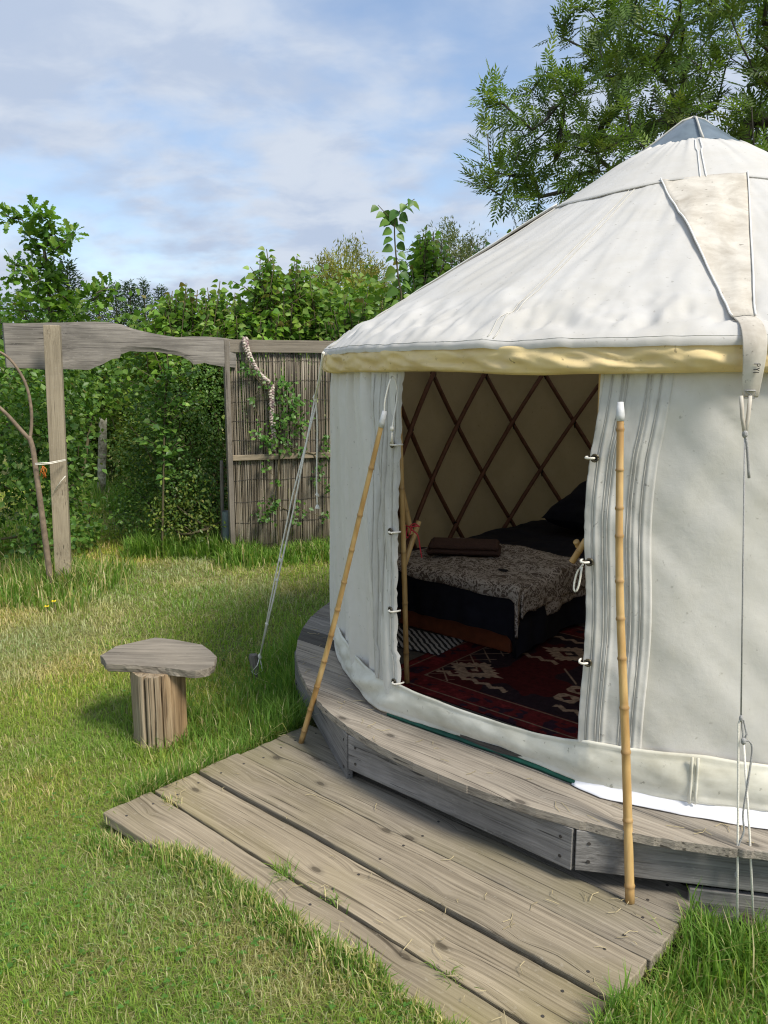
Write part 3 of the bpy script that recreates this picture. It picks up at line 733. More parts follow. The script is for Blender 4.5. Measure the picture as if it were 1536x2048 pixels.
for k, s0 in enumerate(STR):
    # triangular upper part lying on the roof
    rs = np.linspace(0.63, 1.655, 40); nw = 17; V = []; L_ = []; R2 = []
    for r in rs:
        t = (r - 0.63) / 1.025
        hw = 0.148 * (1 - t) ** 1.12 + 0.032
        for i in range(nw):
            x = -1 + 2 * i / (nw - 1); p = s0 + math.degrees(x * hw * (1 - 0.14 * (x > 0) * (1 - t)) / r)
            q = on_roof(p, r, 0.010 + 0.006 * math.sin(r * 9 + x * 2) + (0.030 * math.sin(math.pi * t) if k == 3 else 0)) ; V.append(q)
            if i == 0: L_.append(q + Vector((0, 0, 0.004)))
            if i == nw - 1: R2.append(q + Vector((0, 0, 0.004)))
    # the narrow tail folds over the eave and hangs
    tail = [(1.70, 1.846, .032), (1.745, 1.826, .032), (1.782, 1.800, .033), (1.800, 1.770, .033), (1.804, 1.735, .031), (1.800, 1.70, .028), (1.792, 1.665, .0255), (1.783, 1.625, .0235)]
    Vt = []
    for r, z, hw in tail:
        for i in range(nw):
            x = -1 + 2 * i / (nw - 1); q = Vector(pol(s0 + math.degrees(x * hw / r) + 0.35, r + 0.004 * math.cos(x * 2.2), z + 0.002)); Vt.append(q)
    o = fast('strap_panel', np.array([tuple(v) for v in V]), [grid_faces(len(rs), nw)], M['strap_canvas'], parent=yurt, smooth=True)
    mo = o.modifiers.new('thick', 'SOLIDIFY'); mo.thickness = 0.004
    for pts in (L_, R2): tube('strap_piping', pts, 0.0032, M['piping'], o, 6)
    Vt = [tuple(V[-nw + i]) for i in range(nw)] + [tuple(v) for v in Vt]
    o = fast('strap_tail', np.array(Vt), [grid_faces(len(tail) + 1, nw)], M['strap_canvas'], parent=yurt, smooth=True)
    mo = o.modifiers.new('thick', 'SOLIDIFY'); mo.thickness = 0.005
    mo = o.modifiers.new('sub', 'SUBSURF'); mo.levels = 1; mo.render_levels = 1
    ax = Vector(pol(s0 + 0.35, 1, 0)); side = Vector((-ax.y, ax.x, 0)); up = Vector((0, 0, 1))
    def tp(x, z, off=0.006):                      # a point on the tail's face
        r = np.interp(-z, [-1.80, -1.77, -1.735, -1.70, -1.665, -1.625], [1.782, 1.800, 1.804, 1.800, 1.792, 1.783])
        return ax * (r + off) + side * x + up * z
    st = MB()
    st.tube([tp(-0.017, 1.648), tp(0.011, 1.648)], 0.0025, 4); st.tube([tp(-0.017, 1.628), tp(0.011, 1.628)], 0.0018, 4)
    st.tube([tp(-0.017, 1.648), tp(0.011, 1.628)], 0.0012, 4); st.tube([tp(-0.017, 1.648), tp(-0.017, 1.628)], 0.0012, 4); st.tube([tp(0.011, 1.648), tp(0.011, 1.628)], 0.0012, 4)
    st.build('tab_stitching', M['grey_cord'], o, smooth=True)
    if k == 0:
        # hand-lettered P Y I, turned a quarter clockwise: letter x runs down, letter y runs to the left... up is to the right
        def lp(a, b): return tp(0.010 + (b - 1) * 0.016 + 0.004, 1.722 - a * 0.011, 0.0068)
        ik = MB()
        ik.tube([lp(0, 0), lp(0, 1)], 0.0011, 4)
        ik.tube([lp(0, 1), lp(0.5, 1.0), lp(0.62, 0.8), lp(0.5, 0.58), lp(0, 0.5)], 0.0011, 4)
        ik.tube([lp(1.0, 1), lp(1.35, 0.5)], 0.0011, 4); ik.tube([lp(1.72, 1), lp(1.35, 0.5), lp(1.4, 0)], 0.0011, 4)
        ik.tube([lp(2.1, 0), lp(2.1, 0.95)], 0.0011, 4)
        ik.build('lettering', M['ink'], o)
# crown cap of clear vinyl with taped ribs
cp_ = []; N = 24; prof = [(0.232, 2.722), (0.17, 2.766), (0.10, 2.822), (0.045, 2.864), (0.0, 2.878)]
V = []
for r, z in prof[:-1]:
    for i in range(N): V.append(pol(360 * i / N, r * (1 + 0.05 * math.cos(8 * R_(360 * i / N))), z))
V.append((0, 0, 2.878)); F = []
for a in range(3):
    for i in range(N): F.append((a * N + i, a * N + (i + 1) % N, (a + 1) * N + (i + 1) % N, (a + 1) * N + i))
F += [(3 * N + i, 3 * N + (i + 1) % N, 4 * N) for i in range(N)]
cap = mk('crown_cap', V, F, M['vinyl'], yurt, smooth=True)
for k in range(4):
    p = 90 * k + 32; tube('cap_rib', [pol(p, r * 1.045 + 0.003, z + 0.004) for r, z in prof], [.005, .005, .005, .005, .006], M['seam'], cap, 6)
# floor, lattice, posts
fl = [(1.66 * math.cos(R_(3 * k)), 1.66 * math.sin(R_(3 * k))) for k in range(120)]
V, F = prism(fl, 0.318, 0.345); mk('floor', V, F, M['dark_wood'], yurt)
n0 = 118.95 + PHI0
lat_me = {}
for d in (1, -1):
    pts = []
    for i in range(13):
        t = i / 12; z = 0.35 + (1.70 - 0.35) * t; a = d * 32.6 * (t)
        rr = 1.613 + (0.013 if d > 0 else -0.013); pts.append(pol(a, rr, z))
    V, F = tube_arr(pts, 0.0150, 6); me = bpy.data.meshes.new('lattice_pole'); me.from_pydata([tuple(v) for v in V], [], F); me.materials.append(M['lattice_wood'])
    me.polygons.foreach_set('use_smooth', [True] * len(me.polygons)); lat_me[d] = me
for d in (1, -1):
    for k in range(22):
        b = n0 + 16.3636 * k                      # foot
        lo, hi = (b, b + 32.6) if d > 0 else (b - 32.6, b)
        lo_, hi_ = lo % 360, lo % 360 + 32.6
        def clash(a): return a + 0 > DL + 0.5 and a < DR - 0.5
        if any(clash((lo_ + q) % 360) for q in np.linspace(0, 32.6, 40)): continue
        place('lattice_pole', lat_me[d], yurt, Matrix.Rotation(R_(b), 4, 'Z'))
knots = MB()
for row, z in enumerate((0.687, 1.012, 1.35, 1.69)):
    for k in range(22):
        p = n0 + 16.3636 * (k + (0.5 if row % 2 == 0 else 0))
        if DL - 1 < p % 360 < DR + 1: continue
        c = Vector(pol(p, 1.605, z)); knots.tube([c + Vector((0, 0, -0.012)), c + Vector((0, 0, 0.012))], 0.017, 6)
        knots.tube([c, c + Vector((0.01, 0.0, -0.04))], 0.003, 4)
o = knots.build('lattice_lashing', M['hole'], yurt); o['kind'] = 'stuff'
# short broken poles beside the door
for b in (DL - 0.4, DR + 0.4):
    pass
def bamboo(name, pts, r0, r1, nodes, parent, seed=0, n=10, capm=None):
    """bamboo cane through pts, tapering r0 -> r1, with swollen rings at the given fractions; 'tint' marks the rings"""
    P = bez(pts, 60); k = len(P); V = []; F = []; tint = []
    L = np.concatenate([[0], np.cumsum([(P[i + 1] - P[i]).length for i in range(k - 1)])]); L /= L[-1]
    ts = sorted(set(list(np.linspace(0, 1, 40)) + [x for q in nodes for x in (q - 0.006, q - 0.002, q + 0.0005, q + 0.004)]))
    ts = [x for x in ts if 0 <= x <= 1]
    C_ = [Vector((np.interp(x, L, [p.x for p in P]), np.interp(x, L, [p.y for p in P]), np.interp(x, L, [p.z for p in P]))) for x in ts]
    rad = []
    for x in ts:
        r = r0 + (r1 - r0) * x; near = min([abs(x - q) for q in nodes] + [1])
        rad.append(r * (1.18 if near < 0.0025 else 1.0)); tint.append(1.0 if near < 0.0025 else (0.35 if near < 0.012 else 0.0))
    V, F = tube_arr(C_, rad, n)
    o = mk(name, V, F, M['bamboo'], parent, smooth=True)
    a = o.data.attributes.new('tint', 'FLOAT_COLOR', 'POINT')
    for i, x in enumerate(tint):
        for j in range(n): a.data[i * n + j].color = (x, x, x, 1)
    return o
def yl(p): return p
def yloc(v):                                     # world -> yurt frame
    dx, dy = v[0] - YC[0], v[1] - YC[1]; return Vector((dx * UX[0] + dy * UX[1], dx * NX[0] + dy * NX[1], v[2]))
pz = yloc(at(795, 770, 3.13)); pz.z = 1.72
bamboo('door_post', [yloc(gat(814, 1368, 0.345)), yloc(at(806, 1060, 3.12)), pz], 0.0115, 0.0105, (0.12, 0.3, 0.47, 0.66, 0.83), yurt)
bamboo('door_post', [pol(284.2, 1.660, 0.345), pol(284.3, 1.665, 1.0), pol(284.0, 1.672, 1.72)], 0.014, 0.014, (0.12, 0.3, 0.47, 0.66, 0.83), yurt)
# eyelets with cord loops
def eyelet(phi, z, r, out):
    c = Vector(pol(phi, r, z)); ax = Vector(pol(phi, 1, 0)); sd = Vector((-ax.y, ax.x, 0))
    mb = MB(); ring = [c + sd * 0.011 * math.cos(R_(30 * i)) + Vector((0, 0, 0.011 * math.sin(R_(30 * i)))) for i in range(13)]
    mb.tube(ring, 0.0035, 6); o = mb.build('eyelet', M['brass'], yurt, smooth=True)
    h = MB(); h.tube([c - ax * 0.002, c + ax * 0.001], 0.0085, 10); h.build('eyelet_hole', M['hole'], o)
    dirn = sd * out
    tube('cord_loop', bez([c + ax * 0.003, c + ax * 0.014 + dirn * 0.010, c + ax * 0.010 + dirn * 0.024, c - ax * 0.012 + dirn * 0.030, c - ax * 0.03 + dirn * 0.028], 10), 0.0038, M['cord'], o)
for z, p in ((1.427, 255.72), (1.085, 255.95), (0.766, 257.2), (0.472, 256.6)): eyelet(min(p, edge_l(z) - 0.75), z, 1.725, 1)
for z, p in ((1.435, 283.4), (1.101, 283.4), (0.764, 283.5)): eyelet(edge_r(z) + 0.75, z, 1.727, -1)
c = Vector(pol(283.2, 1.72, 1.09))
tube('cord_loop', bez([c, c + Vector((-.02, .0, -.03)), c + Vector((-.03, .0, -.08)), c + Vector((-.022, 0, -.095)), c + Vector((-.012, 0, -.07)), c + Vector((-.004, 0, -.01))], 20), 0.0033, M['cord'], yurt)

# ================================================================== INSIDE THE YURT
FZ = 0.346
def drape(u0, u1, n0_, n1_, ztop, hang, name, mat, parent, res=0.02, flare=0.03, seed=1, amp=0.012, ripple=0.02, rnd=0.05):
    """cloth over a box top: hang = (left, right, near, far) lengths below ztop"""
    hl, hr, hn, hf = hang
    us = np.arange(u0 - hl, u1 + hr + 1e-6, res); ns = np.arange(n0_ - hn, n1_ + hf + 1e-6, res)
    U, Nn = np.meshgrid(us, ns, indexing='ij')
    ex = np.where(U < u0, u0 - U, np.where(U > u1, U - u1, 0)); ey = np.where(Nn < n0_, n0_ - Nn, np.where(Nn > n1_, Nn - n1_, 0))
    sx = np.where(U < u0, -1, 1); sy = np.where(Nn < n0_, -1, 1)
    drop = np.maximum(ex, ey) * 0.75 + np.minimum(ex, ey) * 0.45
    drop = np.where(drop < rnd, drop * drop / (2 * rnd), drop - rnd / 2)
    oX = np.minimum(ex, rnd) * 0.6 + flare * np.clip(ex, 0, 0.4); oY = np.minimum(ey, rnd) * 0.6 + flare * np.clip(ey, 0, 0.4)
    along = np.where(ex > ey, Nn, U)
    rp = ripple * fbm(along * 7, drop * 1.5, seed + 3, 2) * np.clip(drop / 0.2, 0, 1) * 2
    X = np.clip(U, u0, u1) + sx * (oX + np.where(ex > 0, rp, 0)); Y = np.clip(Nn, n0_, n1_) + sy * (oY + np.where(ey > 0, rp, 0))
    Z = ztop - drop + amp * fbm(U * 4, Nn * 4, seed, 3) * 2
    o = fast(name, np.stack([X, Y, Z], -1).reshape(-1, 3), [grid_faces(len(us), len(ns))], mat, parent=parent, smooth=True)
    return o
bed = tag(empty('bed', W(0, 0, 0), YROT), 'low bed with a red wooden frame and black bedding inside the yurt', 'bed')
def bbox(name, c, d, mat, parent):
    mb = MB(); mb.box((0, 0, 0), d); o = mb.build(name, mat, parent, loc=c); bevel(o, 0.006); return o
bbox('foot_board', (-0.86, -0.80, FZ + 0.075), (0.90, 0.035, 0.13), M['red_wood'], bed)
bbox('side_rail', (-0.43, 0.08, FZ + 0.115), (0.03, 1.72, 0.15), M['red_wood'], bed)
bbox('side_rail', (-1.20, 0.08, FZ + 0.115), (0.03, 1.72, 0.15), M['red_wood'], bed)
for x in (-1.18, -0.45):
    for y in (-0.74, 0.9): bbox('leg', (x, y, FZ + 0.02), (0.05, 0.05, 0.035), M['red_wood'], bed)
bbox('mattress', (-0.81, 0.07, 0.575), (0.78, 1.66, 0.16), M['black_cloth'], bed)
drape(-1.24, -0.40, -0.82, 0.86, 0.688, (0.10, 0.44, 0.34, 0.1), 'duvet', M['black_cloth'], bed, seed=5, amp=0.032, ripple=0.045)
fold = tag(empty('patterned_blanket', W(0, 0, 0), YROT), 'grey brown floral blanket folded across the end of the bed', 'blanket')
o = drape(-1.20, -0.385, -0.83, -0.16, 0.716, (0.02, 0.32, 0.12, 0.0), 'upper_fold', M['blanket'], fold, seed=9, amp=0.036, ripple=0.045, rnd=0.06)
mo = o.modifiers.new('thick', 'SOLIDIFY'); mo.thickness = 0.014
o = drape(-1.18, -0.375, -0.80, -0.12, 0.697, (0.0, 0.20, 0.06, 0.0), 'lower_fold', M['blanket'], fold, seed=19, amp=0.012, ripple=0.03)
mo = o.modifiers.new('thick', 'SOLIDIFY'); mo.thickness = 0.010
tw = tag(empty('folded_towel', W(-0.92, -0.50, 0.735), YROT + R_(32)), 'brown towel folded on the patterned blanket', 'towel')
for k in range(2):
    us = np.linspace(-0.20, 0.20, 26); ns = np.linspace(-0.10, 0.10, 14); U, Nn = np.meshgrid(us, ns, indexing='ij')
    e = np.minimum(np.minimum(0.20 - np.abs(U), 0.10 - np.abs(Nn)) / 0.02, 1); Zt = 0.012 + 0.028 * k + 0.017 * np.sqrt(np.clip(e, 0, 1)) + 0.006 * fbm(U * 9, Nn * 9, 30 + k)
    ins = 1 - 0.05 * k
    Vt = np.stack([U * ins, Nn * ins - 0.01 * k, Zt], -1).reshape(-1, 3); o = fast('towel_fold', Vt, [grid_faces(26, 14)], M['towel'], parent=tw, smooth=True)
    mo = o.modifiers.new('thick', 'SOLIDIFY'); mo.thickness = 0.028; mo.offset = -1
def cushion(name, loc, rz, d, label, mat, tilt=0.0):
    us = np.linspace(-1, 1, 22); U, Nn = np.meshgrid(us, us, indexing='ij')
    prof = (np.clip(1 - U ** 4, 0, 1) * np.clip(1 - Nn ** 4, 0, 1)) ** 0.55
    top = np.stack([U * d[0] / 2, Nn * d[1] / 2, prof * d[2] / 2 + 0.012 * fbm(U * 2, Nn * 2, 8)], -1).reshape(-1, 3); bot = top * [1, 1, -1]
    f = grid_faces(22, 22); o = fast(name, np.concatenate([top, bot]), [f, f[:, ::-1] + len(top)], mat, smooth=True)
    o.location = loc; o.rotation_euler = (tilt, 0, rz); return tag(o, label, 'pillow')
cushion('pillow', W(-0.66, 0.62, 0.83), YROT, (0.64, 0.42, 0.20), 'black pillow lying flat at the head of the bed', M['black_cloth'], R_(12))
cushion('pillow', W(-0.60, 0.68, 0.915), YROT + R_(8), (0.60, 0.40, 0.17), 'upper black pillow lying on another at the head of the bed', M['black_cloth'], R_(14))
# rug: pattern woven in as vertex colour
RU0, RU1, RN0, RN1 = -0.72, 0.95, -1.46, -0.20
nu, nn_ = 420, 320
us = np.linspace(RU0, RU1, nu); ns = np.linspace(RN0, RN1, nn_); U, Nn = np.meshgrid(us, ns, indexing='ij')
rr = np.hypot(U, Nn)
Zr = 0.352 + 0.003 * fbm(U * 5, Nn * 5, 3)
red = np.array([0.105, 0.012, 0.013]); dk = np.array([0.022, 0.012, 0.016]); cream = np.array([0.31, 0.215, 0.145]); navy = np.array([0.030, 0.012, 0.022])
C_ = np.tile(red * 0.55, (nu, nn_, 1))
blot = fbm(U * 4, Nn * 4, 77, 3); C_[blot > 0.05] = dk
bd = np.minimum(np.minimum(U - RU0, RU1 - U), np.minimum(Nn - RN0, RN1 - Nn))
C_[bd < 0.17] = red
sp = fbm(U * 22, Nn * 22, 78, 2); C_[(bd < 0.13) & (sp > 0.12)] = navy; C_[(bd < 0.13) & (sp < -0.17)] = red * 1.6
for q in (0.045, 0.165): C_[np.abs(bd - q) < 0.004] = cream * 0.6
def motif(mask, c=cream): C_[mask & (bd > 0.17)] = c
zig = np.abs(((U * 14) % 1) - 0.5) * 0.05
for n_c, w in ((-0.78, 1), (-1.22, 1), (-0.45, 1)):
    motif((np.abs(Nn - n_c - zig) < 0.014) & (np.abs((U + 0.06) % 0.62 - 0.31) < 0.20))
for uc, nc in ((0.12, -1.05), (-0.42, -1.1), (0.55, -1.0), (-0.2, -0.62), (0.45, -0.6)):
    a = np.abs(U - uc); b = np.abs(Nn - nc)
    if uc in (0.12, 0.45):
        for sx in (-1, 1):
            for sy in (-1, 1):
                x = np.abs(U - uc - sx * 0.065); y = np.abs(Nn - nc - sy * 0.055); motif((x < 0.050) & (y < 0.042) & ((x + y) < 0.075) & ~((x + y) < 0.026))
        motif((np.abs((U - uc) + (Nn - nc)) < 0.007) & (a > 0.11) & (a < 0.24))
    else:
        st_ = a * 0.8 + b; tooth = np.abs(((np.arctan2(Nn - nc, U - uc) * 9 / math.pi) % 1) - 0.5) * 0.05
        motif((st_ < 0.10 + tooth) & (st_ > 0.045)); motif((st_ < 0.02))
motif((np.abs(((U + Nn) * 9) % 1 - 0.5) < 0.03) & (U < -0.42)); motif((np.abs(((U - Nn) * 9) % 1 - 0.5) < 0.03) & (U < -0.42))
Cn = C_.reshape(-1, 3)
keep = (rr < 1.63)
ff = grid_faces(nu, nn_); kf = keep.ravel()[ff].all(1)
o = fast('patterned_rug', np.stack([U, Nn, Zr], -1).reshape(-1, 3), [ff[kf]], M['rug'], tint=Cn)
o.location = W(0, 0, 0); o.rotation_euler = (0, 0, YROT); tag(o, 'dark red tribal patterned rug on the yurt floor inside the door', 'rug')
mo = o.modifiers.new('thick', 'SOLIDIFY'); mo.thickness = 0.005
V, F = prism([(-0.22, -0.13), (0.22, -0.13), (0.24, 0.12), (-0.2, 0.14)], 0, 0.006)
o = mk('woven_mat', V, F, M['bw_rug'], None, loc=W(-0.90, -0.97, 0.353), rz=YROT + R_(10)); tag(o, 'small black and white woven mat beside the dark red rug', 'rug')
# toggles and cords by the door edges
def yb(*q): return W(*q)
def ypol(phi, r, z): p = pol(phi, r, z); return W(p[0], p[1], z)
o = bamboo('bamboo_stick', [at(800, 965, 3.22), at(811, 1015, 3.22), at(822, 1068, 3.22)], 0.0125, 0.0125, (0.05, 0.55), None); tag(o, 'vertical bamboo stick with a cut end hanging inside the left door edge', 'bamboo stick')
o = bamboo('bamboo_stick', [at(838, 1043, 3.25), at(826, 1078, 3.22), at(809, 1130, 3.18)], 0.0115, 0.0115, (0.25,), None); tag(o, 'slanting bamboo stick tied with red cord inside the left door edge', 'bamboo stick')
rc = MB(); c0 = at(829, 1054, 3.19)
rc.tube(bez([c0 + Vector((-0.05, 0, 0.01)), c0 + Vector((-0.02, -0.02, 0.005)), c0 + Vector((0.01, -0.02, 0.008)), c0 + Vector((0.02, 0.01, 0.0)), c0 + Vector((0, 0.02, 0.01)), c0 + Vector((-0.02, -0.015, 0.0)), c0 + Vector((0.012, -0.02, -0.03)), c0 + Vector((0.022, -0.02, -0.08)), c0 + Vector((0.03, -0.02, -0.125))], 40), 0.0028, 5)
rc.tube(bez([c0 + Vector((-0.03, -0.015, 0.0)), c0 + Vector((-0.035, -0.02, -0.04)), c0 + Vector((-0.022, -0.02, -0.03)), c0 + Vector((-0.01, -0.015, 0.005))], 12), 0.0028, 5)
o = rc.build('red_cord', M['red_cord'], None, smooth=True); tag(o, 'red cord knotted round the bamboo inside the left door edge', 'cord')
o = bamboo('bamboo_toggle', [at(1144, 1124, 2.62), at(1172, 1080, 2.60)], 0.011, 0.011, (0.5,), None); tag(o, 'thick bamboo toggle stub tied behind the right door edge', 'toggle')
o = bamboo('bamboo_toggle', [at(1152, 1083, 2.68), at(1162, 1098, 2.70)], 0.011, 0.011, (0.5,), None); tag(o, 'short pale bamboo peg behind the thicker toggle stub', 'toggle')

# ================================================================== BAMBOO POLES AT THE DOOR
def prop(pts, r0, r1, nodes, label, tape_from):
    e = tag(empty('bamboo_pole', pts[0]), label, 'bamboo pole', 'bamboo poles propped beside the yurt door')
    L = [Vector(p) - Vector(pts[0]) for p in pts]
    bamboo('cane', L, r0, r1, nodes, e)
    d = (L[-1] - L[-2]).normalized(); tp_ = L[-1]
    mb = MB(); mb.tube([tp_ - d * tape_from, tp_ - d * tape_from * 0.6, tp_ - d * 0.02, tp_ + d * 0.012], [r1 * 1.12, r1 * 1.25, r1 * 1.2, r1 * 0.9], 10)
    mb.build('tape_wrap', M['tape'], e, smooth=True)
    return e, tp_ + Vector(pts[0])
foot = W(*((0, 0, 0))); 
fR = Vector((0.758, 2.187, 0.092)); tR = Vector((0.705, 2.375, 1.600))
prop([fR, fR.lerp(tR, 0.33) + Vector((-0.004, 0.0, 0)), fR.lerp(tR, 0.66) + Vector((-0.012, 0.002, 0)), tR], 0.0145, 0.0105, (0.035, 0.17, 0.31, 0.40, 0.50, 0.58, 0.655, 0.745, 0.80, 0.875, 0.955), 'bamboo pole standing on the step against the right door edge', 0.045)
fL = Vector((-0.367, 3.266, 0.085)); tL = Vector((0.000, 2.960, 1.545)); 
e, tipL = prop([fL, fL.lerp(tL, 0.35) + Vector((0.012, 0, 0)), fL.lerp(tL, 0.7) + Vector((0.006, 0, 0)), tL], 0.0125, 0.0095, (0.045, 0.12, 0.20, 0.285, 0.37, 0.45, 0.535, 0.63, 0.73, 0.86), 'leaning bamboo pole propped against the left door edge', 0.05)
cd = MB()
cd.tube(bez([tipL, tipL + Vector((0.005, 0.0, 0.06)), tipL + Vector((0.03, 0.02, 0.14)), tipL + Vector((0.05, 0.03, 0.08)), tipL + Vector((0.035, 0.0, -0.02)), tipL + Vector((0.03, -0.01, -0.05))], 24), 0.0032, 5)
for k in range(9): cd.tube([tipL + Vector((0.03, -0.01, -0.05)), tipL + Vector((0.03 + random.uniform(-.008, .008), -0.01 + random.uniform(-.008, .008), -0.11))], 0.0018, 4)
cd.tube([tipL + Vector((0.03, -0.01, -0.045)), tipL + Vector((0.03, -0.01, -0.06))], 0.008, 6)
o = cd.build('tassel_cord', M['cord'], None, smooth=True); tag(o, 'cream cord with a frayed tassel at the top of the left bamboo pole', 'cord')

# ================================================================== GUY ROPES AND PEGS
def guy_parts(e, o0, spec):
    for nm, pts, r, mat in spec: tube(nm, [Vector(p) - o0 for p in pts], r, mat, e, 6)
pegL = Vector((-0.715, 4.233, 0.0)); topL = Vector((-0.272, 3.615, 1.785)); kn = at(630, 797, 4.00)
g1 = tag(empty('guy_rope', topL), 'cream guy rope with a dangling tail slanting from the left eave to its peg', 'rope', 'guy ropes')
low = pegL + Vector((0.02, -0.02, 0.13)); 
sp = [('rope', [topL, topL.lerp(kn, 0.5) + Vector((0.004, 0, -0.004)), kn], 0.0072, M['cord']),
      ('rope', [kn, kn.lerp(low, 0.4) + Vector((0.012, 0, 0)), kn.lerp(low, 0.75) + Vector((0.006, 0, 0)), low], 0.0048, M['cord']),
      ('rope', [kn + Vector((0.006, 0, -0.03)), kn.lerp(low, 0.35) + Vector((-0.010, 0.01, 0)), kn.lerp(low, 0.7) + Vector((-0.008, 0, 0)), low], 0.0042, M['cord']),
      ('rope_tail', bez([kn + Vector((0.004, 0, -0.005)), kn + Vector((0.010, -0.004, -0.15)), kn + Vector((0.002, 0, -0.4)), kn + Vector((0.004, 0, -0.545))], 20), 0.0042, M['cord']),
      ('peg_loop', [low, low + Vector((-0.015, 0, -0.05)), pegL + Vector((-0.03, -0.02, 0.04)), pegL + Vector((0.0, -0.045, 0.035)), pegL + Vector((0.03, -0.01, 0.045)), low], 0.0035, M['cord'])]
guy_parts(g1, topL, sp)
kb = MB()
for c, r, a in ((kn, 0.011, 0.012), (kn + Vector((0.004, 0, -0.49)), 0.009, 0.008), (kn.lerp(low, 0.60), 0.008, 0.008), (kn.lerp(low, 0.68) + Vector((0.004, 0, 0)), 0.008, 0.006), (kn.lerp(low, 0.86), 0.009, 0.008), (low, 0.010, 0.012)):
    c = Vector(c) - topL; kb.tube([c + Vector((0, 0, -a * 1.5)), c + Vector((0.002, 0, -a * 0.5)), c + Vector((-0.002, 0, a * 0.5)), c + Vector((0, 0, a * 1.5))], [r * 0.5, r, r, r * 0.5], 7)
c = kn + Vector((0.004, 0, -0.56)) - topL; kb.tube([c + Vector((0, 0, 0.02)), c + Vector((0, 0, 0.008)), c], [0.006, 0.011, 0.015], 8)
kb.build('knot', M['cord'], g1, smooth=True)
def peg(base, lean, r, h, label, mat):
    e = tag(empty('wooden_peg', base), label, 'tent peg', 'wooden tent pegs')
    n = 10; V = []; 
    for k, (t, q) in enumerate(((-0.1, 0.8), (0.2, 0.95), (0.55, 1.0), (0.9, 1.04), (1.0, 0.9))):
        for j in range(n):
            a = 2 * math.pi * j / n; rr_ = r * q * (1 + 0.10 * math.sin(3 * a + base[0] * 9) + random.uniform(-.06, .06)); V.append(Vector((rr_ * math.cos(a), rr_ * math.sin(a), 0)) + Vector(lean) * (t * h))
    F = [(k * n + j, k * n + (j + 1) % n, (k + 1) * n + (j + 1) % n, (k + 1) * n + j) for k in range(4) for j in range(n)] + [tuple(4 * n + j for j in range(n))]
    mk('stake', V, F, mat, e); return e
peg(pegL + Vector((0, 0, -0.02)), (-0.15, 0.1, 1), 0.026, 0.15, 'weathered wooden peg in long grass left of the platform', M['stake_wood'])
pegR = Vector((1.092, 2.140, -0.01))
peg(pegR, (0.1, 0.0, 1), 0.024, 0.085, 'stubby wooden peg in the grass right of the step', M['bark'])
ax = Vector((math.cos(R_(255.9)), math.sin(R_(255.9)), 0))
topR = Vector((YC[0], YC[1], 0)) + ax * 1.792 + Vector((0, 0, 1.622)); topR += Vector((-0.002, 0.0, 0))
g2 = tag(empty('guy_rope', topR), 'thin grey flecked guy rope hanging from the lettered strap down to its peg', 'rope', 'guy ropes')
k1 = topR + Vector((0.0, -0.012, -0.095)); k2 = at(1482, 1437, topR.y - 0.09); k3 = at(1487, 1482, topR.y - 0.10)
sp = [('webbing', [topR + Vector((-0.014, 0, 0.012)), topR + Vector((-0.008, -0.006, -0.05)), k1], 0.0055, M['strap_canvas']), ('webbing', [topR + Vector((0.012, 0, 0.012)), topR + Vector((0.008, -0.006, -0.05)), k1], 0.0055, M['strap_canvas']),
      ('rope_tail', bez([k1, k1 + Vector((0.008, -0.004, -0.04)), k1 + Vector((0.020, -0.004, -0.125))], 8), 0.0042, M['grey_cord']),
      ('rope', [k1, k1.lerp(k2, 0.5), k2], 0.0024, M['grey_cord']),
      ('rope', [k2 + Vector((0.003, 0, -0.002)), k2 + Vector((-0.003, 0, -0.006)), k2 + Vector((-0.006, 0, -0.016)), (k2 + Vector((-0.006, 0, -0.016))).lerp(pegR + Vector((-0.028, -0.02, 0.03)), 0.5), pegR + Vector((-0.028, -0.02, 0.03))], 0.0034, M['cord']),
      ('rope', [k2 + Vector((-0.004, 0, -0.006)), k2 + Vector((0.004, 0, -0.008)), k2 + Vector((0.006, 0, -0.03)), k3 + Vector((-0.001, 0, 0.01)), k3], 0.0030, M['grey_cord']),
      ('rope', [k2, k2 + Vector((0.008, 0, -0.005)), k2 + Vector((0.012, 0, -0.018)), k3 + Vector((0.008, 0, 0.02)), k3], 0.0030, M['grey_cord']),
      ('rope', [k3, k3.lerp(pegR + Vector((0.022, -0.015, 0.06)), 0.5) + Vector((0.003, 0, 0)), pegR + Vector((0.022, -0.015, 0.06))], 0.0034, M['cord']),
      ('rope_tail', bez([k3, k3 + Vector((0.016, -0.003, 0.0)), k3 + Vector((0.026, -0.003, -0.03)), k3 + Vector((0.018, -0.01, -0.13)), k3 + Vector((0.012, -0.01, -0.22)), k3 + Vector((0.016, -0.015, -0.28)), k3 + Vector((0.004, -0.015, -0.33)), k3 + Vector((0.006, -0.015, -0.42))], 40), 0.0030, M['grey_cord'])]
guy_parts(g2, topR, sp)
kb = MB()
for c, r in ((k1, 0.008), (k2, 0.0055), (k3, 0.0075), (k3 + Vector((0.006, -0.015, -0.42)), 0.006)):
    c = Vector(c) - topR; kb.tube([c + Vector((0, 0, -0.010)), c + Vector((0, 0, -0.004)), c + Vector((0, 0, 0.004)), c + Vector((0, 0, 0.010))], [r * 0.6, r, r, r * 0.6], 7)
kb.build('knot', M['grey_cord'], g2, smooth=True)

# ================================================================== STOOL
SC = Vector((-1.030, 3.545, 0.0))
stool = tag(empty('log_stool', SC), 'rustic stool with an angular grey slab top on a split log', 'stool')
ol = [(-1.330, 3.530), (-1.305, 3.655), (-1.150, 3.795), (-1.060, 3.775), (-0.892, 3.700), (-0.826, 3.610), (-0.785, 3.535), (-0.775, 3.430), (-0.790, 3.385), (-0.842, 3.352), (-0.930, 3.372), (-0.990, 3.392), (-1.110, 3.410), (-1.265, 3.425)]
